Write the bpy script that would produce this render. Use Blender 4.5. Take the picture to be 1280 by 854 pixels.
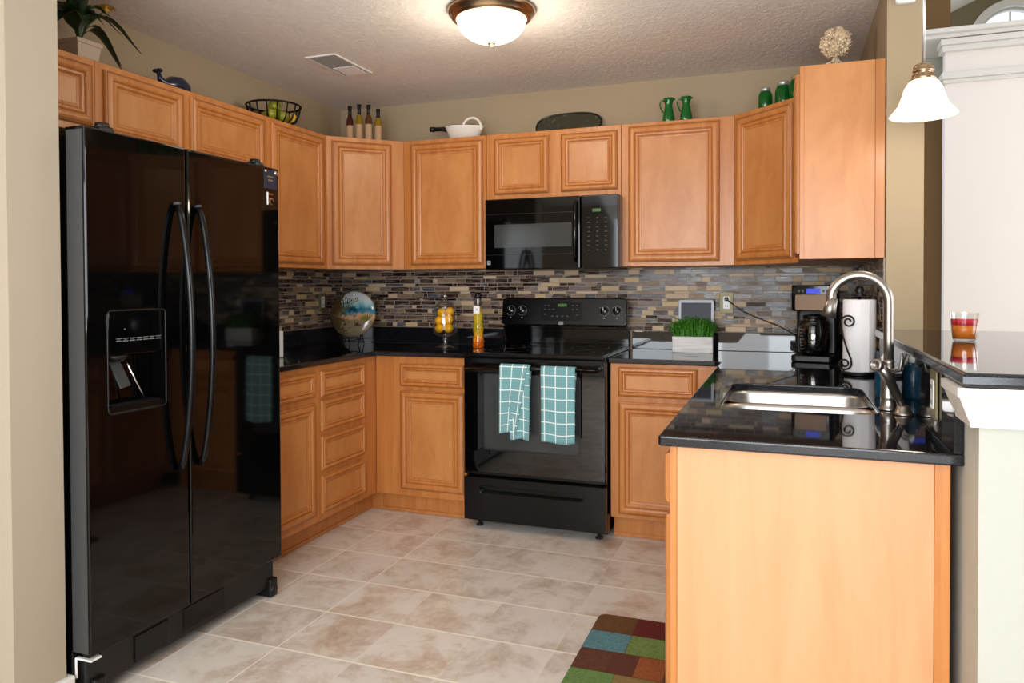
import bpy, bmesh, math, random
from mathutils import Vector, Matrix, noise
PI = math.pi
rnd = random.Random(7)
for o in list(bpy.data.objects): bpy.data.objects.remove(o)
sc = bpy.context.scene
C = sc.collection

# ------------------------------------------------------------------ camera
CAM = Vector((2.7318, -4.2595, 1.2601)); YAW = 0.35477; PITCH = -0.01717; ROLL = -0.0041
cd = bpy.data.cameras.new('camera'); cam = bpy.data.objects.new('camera', cd); C.objects.link(cam)
fw = Vector((-math.sin(YAW)*math.cos(PITCH), math.cos(YAW)*math.cos(PITCH), math.sin(PITCH)))
rt = Vector((math.cos(YAW), math.sin(YAW), 0)); up = rt.cross(fw)
r2 = rt*math.cos(ROLL)+up*math.sin(ROLL); u2 = -rt*math.sin(ROLL)+up*math.cos(ROLL)
M = Matrix((( r2.x, u2.x, -fw.x, CAM.x), (r2.y, u2.y, -fw.y, CAM.y), (r2.z, u2.z, -fw.z, CAM.z), (0,0,0,1)))
cam.matrix_world = M
cd.sensor_fit = 'HORIZONTAL'; cd.sensor_width = 36; cd.lens = 941.85/1280*36
cd.shift_x = 5.99/1280; cd.shift_y = -53.06/1280; cd.clip_start = 0.05; cd.clip_end = 60
sc.camera = cam
sc.view_settings.view_transform = 'Standard'; sc.view_settings.look = 'None'
sc.view_settings.gamma = 1; sc.view_settings.use_curve_mapping = False
sc.view_settings.exposure = -0.08
sc.cycles.use_denoising = True
sc.cycles.max_bounces = 8; sc.cycles.diffuse_bounces = 4; sc.cycles.glossy_bounces = 5; sc.cycles.transmission_bounces = 8
sc.cycles.caustics_reflective = False; sc.cycles.caustics_refractive = False
sc.cycles.sample_clamp_indirect = 6

# ------------------------------------------------------------------ world and lights
w = bpy.data.worlds.new('world'); sc.world = w; w.use_nodes = True
w.node_tree.nodes['Background'].inputs[0].default_value = (0.80, 0.90, 1.0, 1)
w.node_tree.nodes['Background'].inputs[1].default_value = 1.6
def area(name, loc, target, sx, sy, power, col=(1,1,1)):
    d = bpy.data.lights.new(name, 'AREA'); d.shape = 'RECTANGLE'; d.size = sx; d.size_y = sy
    d.energy = power; d.color = col
    o = bpy.data.objects.new(name, d); C.objects.link(o); o.location = loc
    o.rotation_euler = (Vector(target)-Vector(loc)).to_track_quat('-Z', 'Y').to_euler()
    return o
area('rear_window_light', (1.15, -7.15, 1.55), (1.15, 0, 1.35), 1.4, 1.3, 62, (0.88, 0.94, 1.0))
area('patio_door_light', (3.35, -7.15, 1.15), (3.35, 0, 1.15), 1.7, 2.0, 92, (0.88, 0.94, 1.0))
area('living_window_light', (6.75, -2.2, 1.7), (0, -2.2, 1.3), 2.0, 1.9, 70, (0.90, 0.95, 1.0))
area('living_far_window_light', (6.75, 0.9, 1.9), (3, 0.9, 1.6), 1.6, 1.8, 30, (0.92, 0.96, 1.0))
area('added_fill_light', (2.0, -5.0, 2.37), (2.0, -4.0, 0), 2.6, 1.6, 30, (0.92, 0.96, 1.0))  # added soft fill below the ceiling, no fixture there
area('added_flash_fill', (2.4, -5.4, 1.5), (1.6, -2.4, 3.2), 1.8, 1.2, 66, (0.93, 0.96, 1.0))  # added unseen upward panel to brighten the ceiling, standing in for bounced flash

# ------------------------------------------------------------------ materials
def hx(r, g, b):
    f = lambda c: (c/255/12.92 if c/255 <= .04045 else ((c/255+.055)/1.055)**2.4)
    return (f(r), f(g), f(b), 1)
MAT = {}
def base_mat(name, col=(.5,.5,.5,1), rough=.5, metal=0, spec=.5, trans=0, ior=1.45, coat=0, emis=None, estr=0):
    m = bpy.data.materials.new(name); m.use_nodes = True
    b = m.node_tree.nodes['Principled BSDF']
    b.inputs['Base Color'].default_value = col; b.inputs['Roughness'].default_value = rough
    b.inputs['Metallic'].default_value = metal; b.inputs['Specular IOR Level'].default_value = spec
    b.inputs['Transmission Weight'].default_value = trans; b.inputs['IOR'].default_value = ior
    b.inputs['Coat Weight'].default_value = coat
    if emis: b.inputs['Emission Color'].default_value = emis; b.inputs['Emission Strength'].default_value = estr
    MAT[name] = m
    return m
def nodes(m): return m.node_tree.nodes, m.node_tree.links, m.node_tree.nodes['Principled BSDF']
def texco(m, scale=(1,1,1), rot=(0,0,0), kind='Object'):
    n, l, b = nodes(m); t = n.new('ShaderNodeTexCoord'); mp = n.new('ShaderNodeMapping')
    mp.inputs['Scale'].default_value = scale; mp.inputs['Rotation'].default_value = rot
    l.new(t.outputs[kind], mp.inputs['Vector']); return mp.outputs['Vector']
def noise_tex(m, vec, scale=5, detail=4, rough=.5, dist=0):
    n, l, b = nodes(m); t = n.new('ShaderNodeTexNoise'); t.inputs['Scale'].default_value = scale
    t.inputs['Detail'].default_value = detail; t.inputs['Roughness'].default_value = rough; t.inputs['Distortion'].default_value = dist
    l.new(vec, t.inputs['Vector']); return t.outputs['Fac']
def ramp(m, fac, stops):
    n, l, b = nodes(m); r = n.new('ShaderNodeValToRGB'); e = r.color_ramp.elements
    while len(e) < len(stops): e.new(.5)
    for k, (p, c) in enumerate(stops): e[k].position = p; e[k].color = c
    l.new(fac, r.inputs['Fac']); return r.outputs['Color']
def bump(m, h, strength=.2, dist=.01):
    n, l, b = nodes(m); bp = n.new('ShaderNodeBump'); bp.inputs['Strength'].default_value = strength
    bp.inputs['Distance'].default_value = dist; l.new(h, bp.inputs['Height']); l.new(bp.outputs['Normal'], b.inputs['Normal'])
def mixc(m, fac, a, c, mode='MIX'):
    n, l, b = nodes(m); x = n.new('ShaderNodeMix'); x.data_type = 'RGBA'; x.blend_type = mode
    if isinstance(fac, (int, float)): x.inputs[0].default_value = fac
    else: l.new(fac, x.inputs[0])
    for i, v in ((6, a), (7, c)):
        if isinstance(v, tuple): x.inputs[i].default_value = v
        else: l.new(v, x.inputs[i])
    return x.outputs[2]
def math_n(m, op, a, b_=None, c=None):
    n, l, b = nodes(m); x = n.new('ShaderNodeMath'); x.operation = op
    for i, v in enumerate((a, b_, c)):
        if v is None: continue
        if isinstance(v, (int, float)): x.inputs[i].default_value = v
        else: l.new(v, x.inputs[i])
    return x.outputs[0]
def setc(m, c): n, l, b = nodes(m); l.new(c, b.inputs['Base Color'])

def wood(name, c1, c2, c3, grain=(28, 28, 1.6), rough=.32, spec=.5):
    m = base_mat(name, c1, rough, 0, spec)
    v = texco(m, grain); f = noise_tex(m, v, 1.0, 6, .62, .6)
    col = ramp(m, f, [(.30, c1), (.52, c2), (.75, c3)])
    v2 = texco(m, (3, 3, 1.2)); f2 = noise_tex(m, v2, 2.2, 3, .5, .4)
    col = mixc(m, math_n(m, 'MULTIPLY', f2, .35), col, c1, 'MIX')
    setc(m, col); v3 = texco(m, (160, 160, 6)); bump(m, noise_tex(m, v3, 1, 3), .05, .001)
    return m
wood('maple', hx(178,108,52), hx(196,128,68), hx(209,144,82))
wood('maple_panel', hx(182,116,62), hx(198,134,77), hx(208,147,89), (9, 9, 3.5))
wood('maple_veneer', hx(199,144,99), hx(208,156,112), hx(213,163,120), (11, 11, 1.0), .38)
base_mat('glaze', hx(140,80,40), .45)
def paint(name, c, bumpy=.06):
    m = base_mat(name, c, .75, 0, .25); v = texco(m, (1,1,1)); bump(m, noise_tex(m, v, 160, 3), bumpy, .002); return m
paint('wall_paint', hx(168,149,121)); paint('pier_paint', hx(168,155,136)); paint('white_wall', hx(238,230,224)); paint('rear_wall', hx(228,214,194)); base_mat('casing_white', hx(244,246,248), .4)
paint('cream_wall', hx(184,184,174)); base_mat('white_trim', hx(222,218,212), .35)
paint('far_wall', hx(128,118,92)); paint('shade_brown_wall', hx(120,92,60))  # the brown has the shade of the recess put into its colour
m = base_mat('ceiling_texture', hx(205,190,172), .9, 0, .1)
v = texco(m); f = noise_tex(m, v, 22, 6, .6, 1.8); bump(m, ramp(m, f, [(.36,(0,0,0,1)),(.66,(1,1,1,1))]), .35, .006)
setc(m, ramp(m, f, [(.3, hx(228,221,214)), (.7, hx(242,236,229))]))
base_mat('white_ceiling', hx(235,235,230), .9, 0, .1)
# granite
m = base_mat('granite', hx(16,16,18), .035, 0, .75)
v = texco(m); f = noise_tex(m, v, 420, 2, .5); setc(m, ramp(m, f, [(.45, hx(14,14,17)), (.62, hx(30,31,36)), (.74, hx(74,78,86))]))
m = base_mat('granite_edge', hx(30,32,37), .14, 0, .7)
v = texco(m); f = noise_tex(m, v, 420, 2, .5); setc(m, ramp(m, f, [(.46, hx(17,18,22)), (.62, hx(32,35,42)), (.76, hx(60,64,72))]))
# appliances
base_mat('gloss_black', hx(5,5,5), .05, 0, .45)
base_mat('satin_black', hx(9,9,10), .16, 0, .4)
base_mat('panel_black', hx(6,6,6), .25, 0, .25)
base_mat('handle_black', hx(10,10,11), .22, 0, .3)
base_mat('glass_black', hx(5,5,6), .02, 0, 1.0)
base_mat('door_side_grey', hx(66,66,66), .35, 0, .5)
base_mat('plastic_black', hx(14,14,15), .4)
base_mat('rubber', hx(14,14,14), .8)
base_mat('mark_grey', hx(150,150,150), .5)
base_mat('mark_faint', hx(44,46,48), .5); base_mat('mark_dim', hx(66,68,70), .5); base_mat('burner_ring', hx(26,26,27), .3)
base_mat('display_green', hx(30,60,16), .4, emis=hx(110,170,50), estr=.2)
base_mat('display_blue', hx(20,30,120), .4, emis=hx(40,70,235), estr=.7)
base_mat('window_grey', hx(58,60,60), .12, 0, .5)
base_mat('steel', hx(205,203,200), .36, 1)
m = base_mat('nickel', hx(160,153,146), .36, 1)
base_mat('chrome', hx(225,225,225), .08, 1)
base_mat('antique_brass', hx(150,112,66), .3, 1)
base_mat('nickel_bronze', hx(176,150,120), .28, 1)
base_mat('outlet_brass', hx(128,118,84), .45, .25)
base_mat('white_plastic', hx(238,238,234), .35)
base_mat('vent_slat', hx(170,164,154), .5)
base_mat('white_ceramic', hx(236,230,218), .3)
base_mat('paper', hx(246,244,246), .9, 0, .1)
base_mat('coffee_steel', hx(104,84,68), .42, .7)
base_mat('iron', hx(22,20,20), .4, .6)
def math_raw(n, l, op, a, b_, c=0):
    x = n.new('ShaderNodeMath'); x.operation = op; l.new(a, x.inputs[0]); x.inputs[1].default_value = b_; x.inputs[2].default_value = c; return x.outputs[0]
def thin_glass(name, tint=(.96,.97,.96,1), refl=.9):
    m = base_mat(name); n = m.node_tree.nodes; l = m.node_tree.links; n.remove(n['Principled BSDF']); out = n['Material Output']
    tr = n.new('ShaderNodeBsdfTransparent'); tr.inputs[0].default_value = tint
    gl = n.new('ShaderNodeBsdfGlossy'); gl.inputs['Roughness'].default_value = .02; gl.inputs[0].default_value = (refl,refl,refl,1)
    fr = n.new('ShaderNodeLayerWeight'); fr.inputs[0].default_value = .5; mx = n.new('ShaderNodeMixShader'); m.use_backface_culling = False
    pw = math_raw(n, l, 'POWER', fr.outputs['Facing'], 2.0); l.new(math_raw(n, l, 'MULTIPLY_ADD', pw, .75, .10), mx.inputs[0]); l.new(tr.outputs[0], mx.inputs[1]); l.new(gl.outputs[0], mx.inputs[2]); l.new(mx.outputs[0], out.inputs[0])
thin_glass('glass'); thin_glass('glass_clear_sim'); thin_glass('carafe_glass', (.25,.23,.22,1))
base_mat('green_glass', hx(30,150,52), .03, 0, .5, .75, 1.4)
base_mat('green_ceramic', hx(16,92,34), .06, 0, .6)
base_mat('teal_plastic', hx(8,62,86), .15)
base_mat('lamp_glass', hx(255,244,228), .3, 0, .5, emis=(1,.93,.82,1), estr=5.0)
base_mat('pendant_glass', hx(255,240,220), .3, 0, .5, emis=(1,.88,.72,1), estr=1.15)
base_mat('flame', hx(255,220,150), .5, emis=(1,.75,.4,1), estr=5)
base_mat('wax_red', hx(206,16,52), .35); base_mat('wax_orange', hx(226,122,34), .35)
base_mat('soil', hx(50,36,24), .95)
m = base_mat('lemon', hx(250,184,12), .38); v = texco(m); bump(m, noise_tex(m, v, 260, 2), .25, .002)
base_mat('banana', hx(226,172,30), .45)
m = base_mat('apple_green', hx(134,156,34), .3); v = texco(m); setc(m, ramp(m, noise_tex(m, v, 22, 3), [(.35, hx(112,120,28)), (.7, hx(160,156,44))]))
m = base_mat('leaf', hx(26,48,22), .35); v = texco(m); setc(m, ramp(m, noise_tex(m, v, 30, 3), [(.3, hx(18,38,20)), (.75, hx(48,76,32))]))
base_mat('stem_green', hx(84,104,40), .5); base_mat('petal', hx(206,160,54), .5)
m = base_mat('grass', hx(60,132,24), .5); v = texco(m); setc(m, ramp(m, noise_tex(m, v, 90, 2), [(.35, hx(28,86,14)), (.7, hx(84,150,36))]))
m = base_mat('dried', hx(222,200,164), .8); v = texco(m); setc(m, ramp(m, noise_tex(m, v, 40, 3), [(.3, hx(196,164,120)), (.7, hx(236,220,190))]))
base_mat('whale_blue', hx(24,32,54), .12, 0, .6); base_mat('stone_grey', hx(120,114,108), .6)
m = base_mat('stone_beige', hx(190,170,150), .6)
m = base_mat('olive_tray', hx(70,68,52), .3); v = texco(m, (1,1,1)); f = noise_tex(m, v, 22, 3, .6, 1.5)
setc(m, ramp(m, f, [(.0, hx(58,56,44)), (.60, hx(66,64,50)), (.66, hx(120,120,66)), (.72, hx(62,60,46))]))
base_mat('tray_rim', hx(36,34,30), .25)
base_mat('cap_black', hx(26,22,20), .5); base_mat('bottle_red', hx(74,26,22), .1); base_mat('bottle_gold', hx(140,108,24), .1)
base_mat('bottle_amber', hx(92,52,20), .1); base_mat('label_tan', hx(186,150,112), .8); base_mat('lid_tan', hx(150,130,90), .5)
base_mat('lid_metal', hx(190,196,190), .35, .7); base_mat('screen_dark', hx(44,46,58), .3, 0, .2); base_mat('frame_silver', hx(150,152,158), .4, .2)
base_mat('frame_white', hx(226,226,226), .4)
base_mat('frond_dark', hx(62,50,26), .2); base_mat('frond_olive', hx(112,104,50), .2); base_mat('frond_navy', hx(20,40,60), .2)
# grey-white painted wood planter
m = base_mat('whitewash', hx(226,224,222), .6); v = texco(m, (3,3,40)); setc(m, ramp(m, noise_tex(m, v, 2, 3), [(.3, hx(198,196,196)), (.6, hx(232,230,228))]))
# infused oil bottle
m = base_mat('infused_oil', hx(220,150,30), .08, 0, .6)
n, l, b = nodes(m); v = texco(m); sp = n.new('ShaderNodeSeparateXYZ'); l.new(v, sp.inputs[0])
nz = noise_tex(m, v, 38, 3, .6, 2.0)
zz = math_n(m, 'ADD', math_n(m, 'MULTIPLY', sp.outputs['Z'], 4.6), math_n(m, 'MULTIPLY', math_n(m, 'SUBTRACT', nz, .5), 1.5))
setc(m, ramp(m, zz, [(.05, hx(190,84,12)), (.28, hx(232,120,20)), (.42, hx(226,176,40)), (.58, hx(112,120,22)), (.72, hx(206,176,30)), (.95, hx(190,160,40))]))
# painted plate (beach scene)
m = base_mat('plate_paint', hx(200,200,190), .12, 0, .6)
n, l, b = nodes(m); v = texco(m); sp = n.new('ShaderNodeSeparateXYZ'); l.new(v, sp.inputs[0])
nz = noise_tex(m, v, 9, 4, .6, 1.0); nz2 = noise_tex(m, texco(m, (14, 14, 14)), 1.4, 4, .55, 3.0)
yy = math_n(m, 'ADD', math_n(m, 'MULTIPLY', sp.outputs['Z'], 3.2), math_n(m, 'ADD', .5, math_n(m, 'MULTIPLY', math_n(m, 'SUBTRACT', nz, .5), .35)))
sky = ramp(m, yy, [(.0, hx(112,104,88)), (.26, hx(128,118,96)), (.38, hx(134,112,84)), (.45, hx(206,160,116)), (.50, hx(60,130,146)), (.58, hx(26,96,124)), (.66, hx(110,170,180)), (.78, hx(196,204,206))])
lf = math_n(m, 'ADD', math_n(m, 'MULTIPLY', sp.outputs['X'], -3.4), math_n(m, 'SUBTRACT', nz2, .12))
leafmask = ramp(m, lf, [(.46, (0,0,0,1)), (.60, (1,1,1,1))])
setc(m, mixc(m, leafmask, sky, hx(78,64,40)))
# floor tiles: 12 inch stone-look squares with light grout
m = base_mat('floor_tile', hx(205,190,170), .32, 0, .45)
n, l, b = nodes(m); v = texco(m); sp = n.new('ShaderNodeSeparateXYZ'); l.new(v, sp.inputs[0])
T = .3065
fx = math_n(m, 'DIVIDE', math_n(m, 'SUBTRACT', sp.outputs['X'], .757), T); fy = math_n(m, 'DIVIDE', math_n(m, 'SUBTRACT', sp.outputs['Y'], -1.172+.0), T)
cxn = math_n(m, 'FLOOR', fx); cyn = math_n(m, 'FLOOR', fy)
frx = math_n(m, 'FRACT', fx); fry = math_n(m, 'FRACT', fy)
dx = math_n(m, 'MINIMUM', frx, math_n(m, 'SUBTRACT', 1, frx)); dy = math_n(m, 'MINIMUM', fry, math_n(m, 'SUBTRACT', 1, fry))
cmb = n.new('ShaderNodeCombineXYZ'); l.new(cxn, cmb.inputs[0]); l.new(cyn, cmb.inputs[1])
wn = n.new('ShaderNodeTexWhiteNoise'); wn.noise_dimensions = '3D'; l.new(cmb.outputs[0], wn.inputs['Vector'])
va = n.new('ShaderNodeVectorMath'); va.operation = 'MULTIPLY_ADD'; l.new(wn.outputs['Color'], va.inputs[0]); va.inputs[1].default_value = (9,9,9); l.new(v, va.inputs[2])
f1 = noise_tex(m, va.outputs[0], 4.6, 10, .72, .3); f2 = noise_tex(m, va.outputs[0], 30, 5, .7, .5)
col = ramp(m, f1, [(.30, hx(186,162,140)), (.42, hx(208,192,176)), (.53, hx(228,220,210)), (.72, hx(234,228,221))])
dk = ramp(m, f2, [(.28, (1,1,1,1)), (.36, (0,0,0,1))])
col = mixc(m, math_n(m, 'MULTIPLY', dk, .4), col, hx(150,126,104))
tv = math_n(m, 'ADD', .93, math_n(m, 'MULTIPLY', wn.outputs['Value'], .10))
cb3 = n.new('ShaderNodeCombineXYZ'); [l.new(tv, cb3.inputs[i]) for i in range(3)]
col = mixc(m, 1.0, col, cb3.outputs[0], 'MULTIPLY')
gx = math_n(m, 'LESS_THAN', dx, .0085); gy = math_n(m, 'LESS_THAN', dy, .013)
gxs = math_n(m, 'MULTIPLY', gx, math_n(m, 'ADD', .25, math_n(m, 'MULTIPLY', math_n(m, 'LESS_THAN', fx, 1.2), .65)))
g = math_n(m, 'MAXIMUM', gxs, gy)
setc(m, mixc(m, g, col, hx(250,242,228)))
bump(m, math_n(m, 'ADD', math_n(m, 'MULTIPLY', math_n(m, 'SUBTRACT', 1, g), 1.0), math_n(m, 'MULTIPLY', f2, .25)), .18, .003)
l.new(math_n(m, 'ADD', .34, math_n(m, 'MULTIPLY', g, .4)), b.inputs['Roughness'])
# plaid towel
def towel_mat():
    m = base_mat('towel_plaid', hx(104,158,158), .9, 0, .1)
    n, l, b = nodes(m); uv = n.new('ShaderNodeUVMap'); uv.uv_map = 'UVMap'; sp = n.new('ShaderNodeSeparateXYZ'); l.new(uv.outputs[0], sp.inputs[0])
    def line(o, per, off, wdt):
        fr = math_n(m, 'FRACT', math_n(m, 'DIVIDE', math_n(m, 'ADD', o, off), per)); return math_n(m, 'LESS_THAN', fr, wdt/per)
    L = math_n(m, 'MAXIMUM', line(sp.outputs['X'], .058, 0.0, .005), line(sp.outputs['Y'], .058, .02, .005))
    S = math_n(m, 'MAXIMUM', line(sp.outputs['X'], .0145, .004, .0018), line(sp.outputs['Y'], .0145, .004, .0018))
    c = mixc(m, math_n(m, 'MULTIPLY', S, .22), hx(116,164,168), hx(168,200,202)); c = mixc(m, L, c, hx(232,240,238))
    setc(m, c); bump(m, noise_tex(m, texco(m), 500, 2), .3, .001)
towel_mat()
# patchwork mat
base_mat('mat_backing', hx(92,52,38), .85, 0, .1)
m = base_mat('patch_mat', hx(110,70,50), .8, 0, .15)
n, l, b = nodes(m); v = texco(m); at = n.new('ShaderNodeAttribute'); at.attribute_name = 'tile_colour'
nz = noise_tex(m, v, 20, 4, .6, 4.0); dk = ramp(m, nz, [(.44, (0,0,0,1)), (.50, (1,1,1,1)), (.56, (0,0,0,1))])
c_ = mixc(m, math_n(m, 'MULTIPLY', noise_tex(m, v, 9, 3), .30), at.outputs['Color'], hx(84,60,40))
setc(m, mixc(m, math_n(m, 'MULTIPLY', dk, .40), c_, hx(56,40,34)))
# mosaic glass/stone tiles: random face colours
m = base_mat('mosaic', (.1,.1,.1,1), .12, 0, .22)
n, l, b = nodes(m); at = n.new('ShaderNodeAttribute'); at.attribute_name = 'tile_colour'
nz = noise_tex(m, texco(m, (1,1,3)), 70, 4, .6, .6)
nz2 = noise_tex(m, texco(m, (12,12,150)), 1, 4, .6, .5); col = mixc(m, ramp(m, nz2, [(.48,(0,0,0,1)),(.62,(.30,.30,.30,1))]), at.outputs['Color'], hx(216,190,164)); col = mixc(m, math_n(m, 'MULTIPLY', nz, .14), col, hx(96,76,64)); setc(m, col)
l.new(math_n(m, 'MULTIPLY', at.outputs['Alpha'], 1.0), b.inputs['Roughness'])
base_mat('grout', hx(160,146,130), .9, 0, .1)

# ------------------------------------------------------------------ mesh helpers
class MB:
    """collects shapes and links them as ONE mesh object"""
    def __init__(s): s.bm = bmesh.new(); s.mats = []
    def mi(s, mat):
        if mat is None: return 0
        if mat not in s.mats: s.mats.append(mat)
        return s.mats.index(mat)
    def merge(s, tmp, mat, smooth=False, xf=None):
        i = s.mi(mat)
        if xf is not None: bmesh.ops.transform(tmp, matrix=xf, verts=tmp.verts)
        mp = {}
        for v in tmp.verts: mp[v] = s.bm.verts.new(v.co)
        for f in tmp.faces:
            try: nf = s.bm.faces.new([mp[v] for v in f.verts])
            except ValueError: continue
            nf.material_index = i; nf.smooth = smooth
        tmp.free(); return s
    def box(s, x0, y0, z0, x1, y1, z1, mat, bev=0, seg=2, xf=None, smooth=False):
        t = bmesh.new(); bmesh.ops.create_cube(t, size=1)
        for v in t.verts: v.co = Vector(((v.co.x+.5)*(x1-x0)+x0, (v.co.y+.5)*(y1-y0)+y0, (v.co.z+.5)*(z1-z0)+z0))
        if bev: bmesh.ops.bevel(t, geom=t.edges[:], offset=bev, segments=seg, profile=.5, affect='EDGES')
        bmesh.ops.recalc_face_normals(t, faces=t.faces)
        return s.merge(t, mat, smooth, xf)
    def lathe(s, prof, mat, seg=32, xf=None, smooth=True, close=False):
        t = bmesh.new(); rings = []
        for r, z in prof:
            if r < 1e-6: rings.append([t.verts.new((0,0,z))])
            else: rings.append([t.verts.new((r*math.cos(2*PI*k/seg), r*math.sin(2*PI*k/seg), z)) for k in range(seg)])
        for a, b in zip(rings, rings[1:]):
            for k in range(seg):
                k2 = (k+1) % seg
                if len(a) == 1 and len(b) == 1: continue
                if len(a) == 1: t.faces.new((a[0], b[k], b[k2]))
                elif len(b) == 1: t.faces.new((a[k], a[k2], b[0]))
                else: t.faces.new((a[k], a[k2], b[k2], b[k]))
        bmesh.ops.recalc_face_normals(t, faces=t.faces)
        return s.merge(t, mat, smooth, xf)
    def tube(s, pts, r, mat, seg=12, cap=True, smooth=True, xf=None, flat=1.0):
        pts = [Vector(p) for p in pts]; n = len(pts); rs = r if isinstance(r, (list, tuple)) else [r]*n
        t = bmesh.new(); rings = []
        d0 = (pts[1]-pts[0]).normalized(); ref = Vector((0,0,1)) if abs(d0.z) < .9 else Vector((1,0,0))
        u = d0.cross(ref).normalized()
        for i in range(n):
            d = (pts[min(i+1,n-1)]-pts[max(i-1,0)]).normalized()
            u = (u-d*u.dot(d)).normalized(); v = d.cross(u)
            rings.append([t.verts.new(pts[i]+(u*math.cos(2*PI*k/seg)+v*math.sin(2*PI*k/seg)*flat)*rs[i]) for k in range(seg)])
        for a, b in zip(rings, rings[1:]):
            for k in range(seg): t.faces.new((a[k], a[(k+1)%seg], b[(k+1)%seg], b[k]))
        if cap: t.faces.new(rings[0][::-1]); t.faces.new(rings[-1])
        bmesh.ops.recalc_face_normals(t, faces=t.faces)
        return s.merge(t, mat, smooth, xf)
    def sphere(s, c, r, mat, scale=(1,1,1), seg=20, xf=None):
        t = bmesh.new(); bmesh.ops.create_uvsphere(t, u_segments=seg, v_segments=seg//2+2, radius=r)
        for v in t.verts: v.co = Vector((v.co.x*scale[0]+c[0], v.co.y*scale[1]+c[1], v.co.z*scale[2]+c[2]))
        return s.merge(t, mat, True, xf)
    def prism(s, pts, z0, z1, mat, bev=0, xf=None, smooth=False, holes=None, side_mat=None):
        """extrude an xy outline (with optional holes) from z0 to z1"""
        t = bmesh.new(); loops = [pts]+(holes or []); edges = []
        for lp in loops:
            vs = [t.verts.new((p[0], p[1], z1)) for p in lp]
            for k in range(len(vs)): edges.append(t.edges.new((vs[k], vs[(k+1)%len(vs)])))
        if holes: bmesh.ops.triangle_fill(t, use_beauty=True, use_dissolve=False, edges=edges)
        else: t.faces.new([v for v in t.verts])
        ret = bmesh.ops.extrude_face_region(t, geom=t.faces[:])
        for g in ret['geom']:
            if isinstance(g, bmesh.types.BMVert): g.co.z = z0
        bmesh.ops.recalc_face_normals(t, faces=t.faces)
        if bev:
            es = [e for e in t.edges if len(e.link_faces) == 2 and e.calc_face_angle(0) > .8 and abs(e.verts[0].co.z-e.verts[1].co.z) < 1e-6]
            bmesh.ops.bevel(t, geom=es, offset=bev, segments=3, profile=.5, affect='EDGES')
        if side_mat:
            i2 = s.mi(mat); j2 = s.mi(side_mat); mp = {}
            if xf is not None: bmesh.ops.transform(t, matrix=xf, verts=t.verts)
            for v in t.verts: mp[v] = s.bm.verts.new(v.co)
            t.normal_update()
            for f in t.faces:
                try: nf = s.bm.faces.new([mp[v] for v in f.verts])
                except ValueError: continue
                nf.material_index = i2 if f.normal.z > .97 else j2; nf.smooth = smooth
            t.free(); return s
        return s.merge(t, mat, smooth, xf)
    def quad(s, a, b, c, d, mat):
        vs = [s.bm.verts.new(p) for p in (a,b,c,d)]; f = s.bm.faces.new(vs); f.material_index = s.mi(mat); return s
    def ringpanel(s, x0, z0, x1, z1, steps, y0, mat, groove=None, back=None, centre=None):
        """nested rectangles: steps = [(inset, y, glaze?)] facing -y; closes with back plane"""
        i0 = s.mi(mat); ig = s.mi(groove or mat); rings = []
        pts = ([(0, back, 0)] if back is not None else [])+list(steps)
        for ins, y, gl in pts:
            rings.append([s.bm.verts.new(p) for p in ((x0+ins, y, z0+ins), (x1-ins, y, z0+ins), (x1-ins, y, z1-ins), (x0+ins, y, z1-ins))])
        for k in range(len(rings)-1):
            a, b = rings[k], rings[k+1]; gl = pts[k+1][2]
            for q in range(4):
                f = s.bm.faces.new((a[q], a[(q+1)%4], b[(q+1)%4], b[q])); f.material_index = ig if gl else i0
        f = s.bm.faces.new(rings[-1]); f.material_index = s.mi(centre) if centre else i0
        return s
    def build(s, name, parent=None, mat=None, loc=None):
        me = bpy.data.meshes.new(name)
        s.bm.normal_update(); s.bm.to_mesh(me); s.bm.free()
        for k in s.mats: me.materials.append(MAT[k])
        o = bpy.data.objects.new(name, me); C.objects.link(o)
        if parent is not None: o.parent = parent
        if loc is not None: o.location = loc
        return o
def rr(x0, y0, x1, y1, r, seg=5):
    pts = []
    for cx, cy, a in ((x1-r, y1-r, 0), (x0+r, y1-r, 90), (x0+r, y0+r, 180), (x1-r, y0+r, 270)):
        for k in range(seg+1): t = math.radians(a+90*k/seg); pts.append((cx+r*math.cos(t), cy+r*math.sin(t)))
    return pts
def thing(name, label, cat, loc=(0,0,0), rotz=0, group=None):
    o = bpy.data.objects.new(name, None); o.empty_display_size = .05; C.objects.link(o)
    o.location = loc; o.rotation_euler = (0,0,rotz); o['label'] = label; o['category'] = cat
    if group: o['group'] = group
    return o
def tag(o, label, cat, group=None, loc=None):
    o['label'] = label; o['category'] = cat
    if group: o['group'] = group
    return o
def recenter(o, loc):
    """put a mesh built in world coordinates on an origin of its own"""
    loc = Vector(loc); o.data.transform(Matrix.Translation(-loc)); o.location = loc; return o
def struct(name, mb):
    o = mb.build(name); o['kind'] = 'structure'; return o
def dup(root, loc, rotz=None, label=None, group=None):
    r = root.copy(); C.objects.link(r); r.location = loc
    if rotz is not None: r.rotation_euler = (0,0,rotz)
    if label: r['label'] = label
    if group: r['group'] = group
    for ch in list(root.children):
        c = ch.copy(); C.objects.link(c); c.parent = r
        for g in ch.children: d = g.copy(); C.objects.link(d); d.parent = c
    return r
def T(x, y, z): return Matrix.Translation((x, y, z))
def R(a, ax): return Matrix.Rotation(a, 4, ax)
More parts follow.
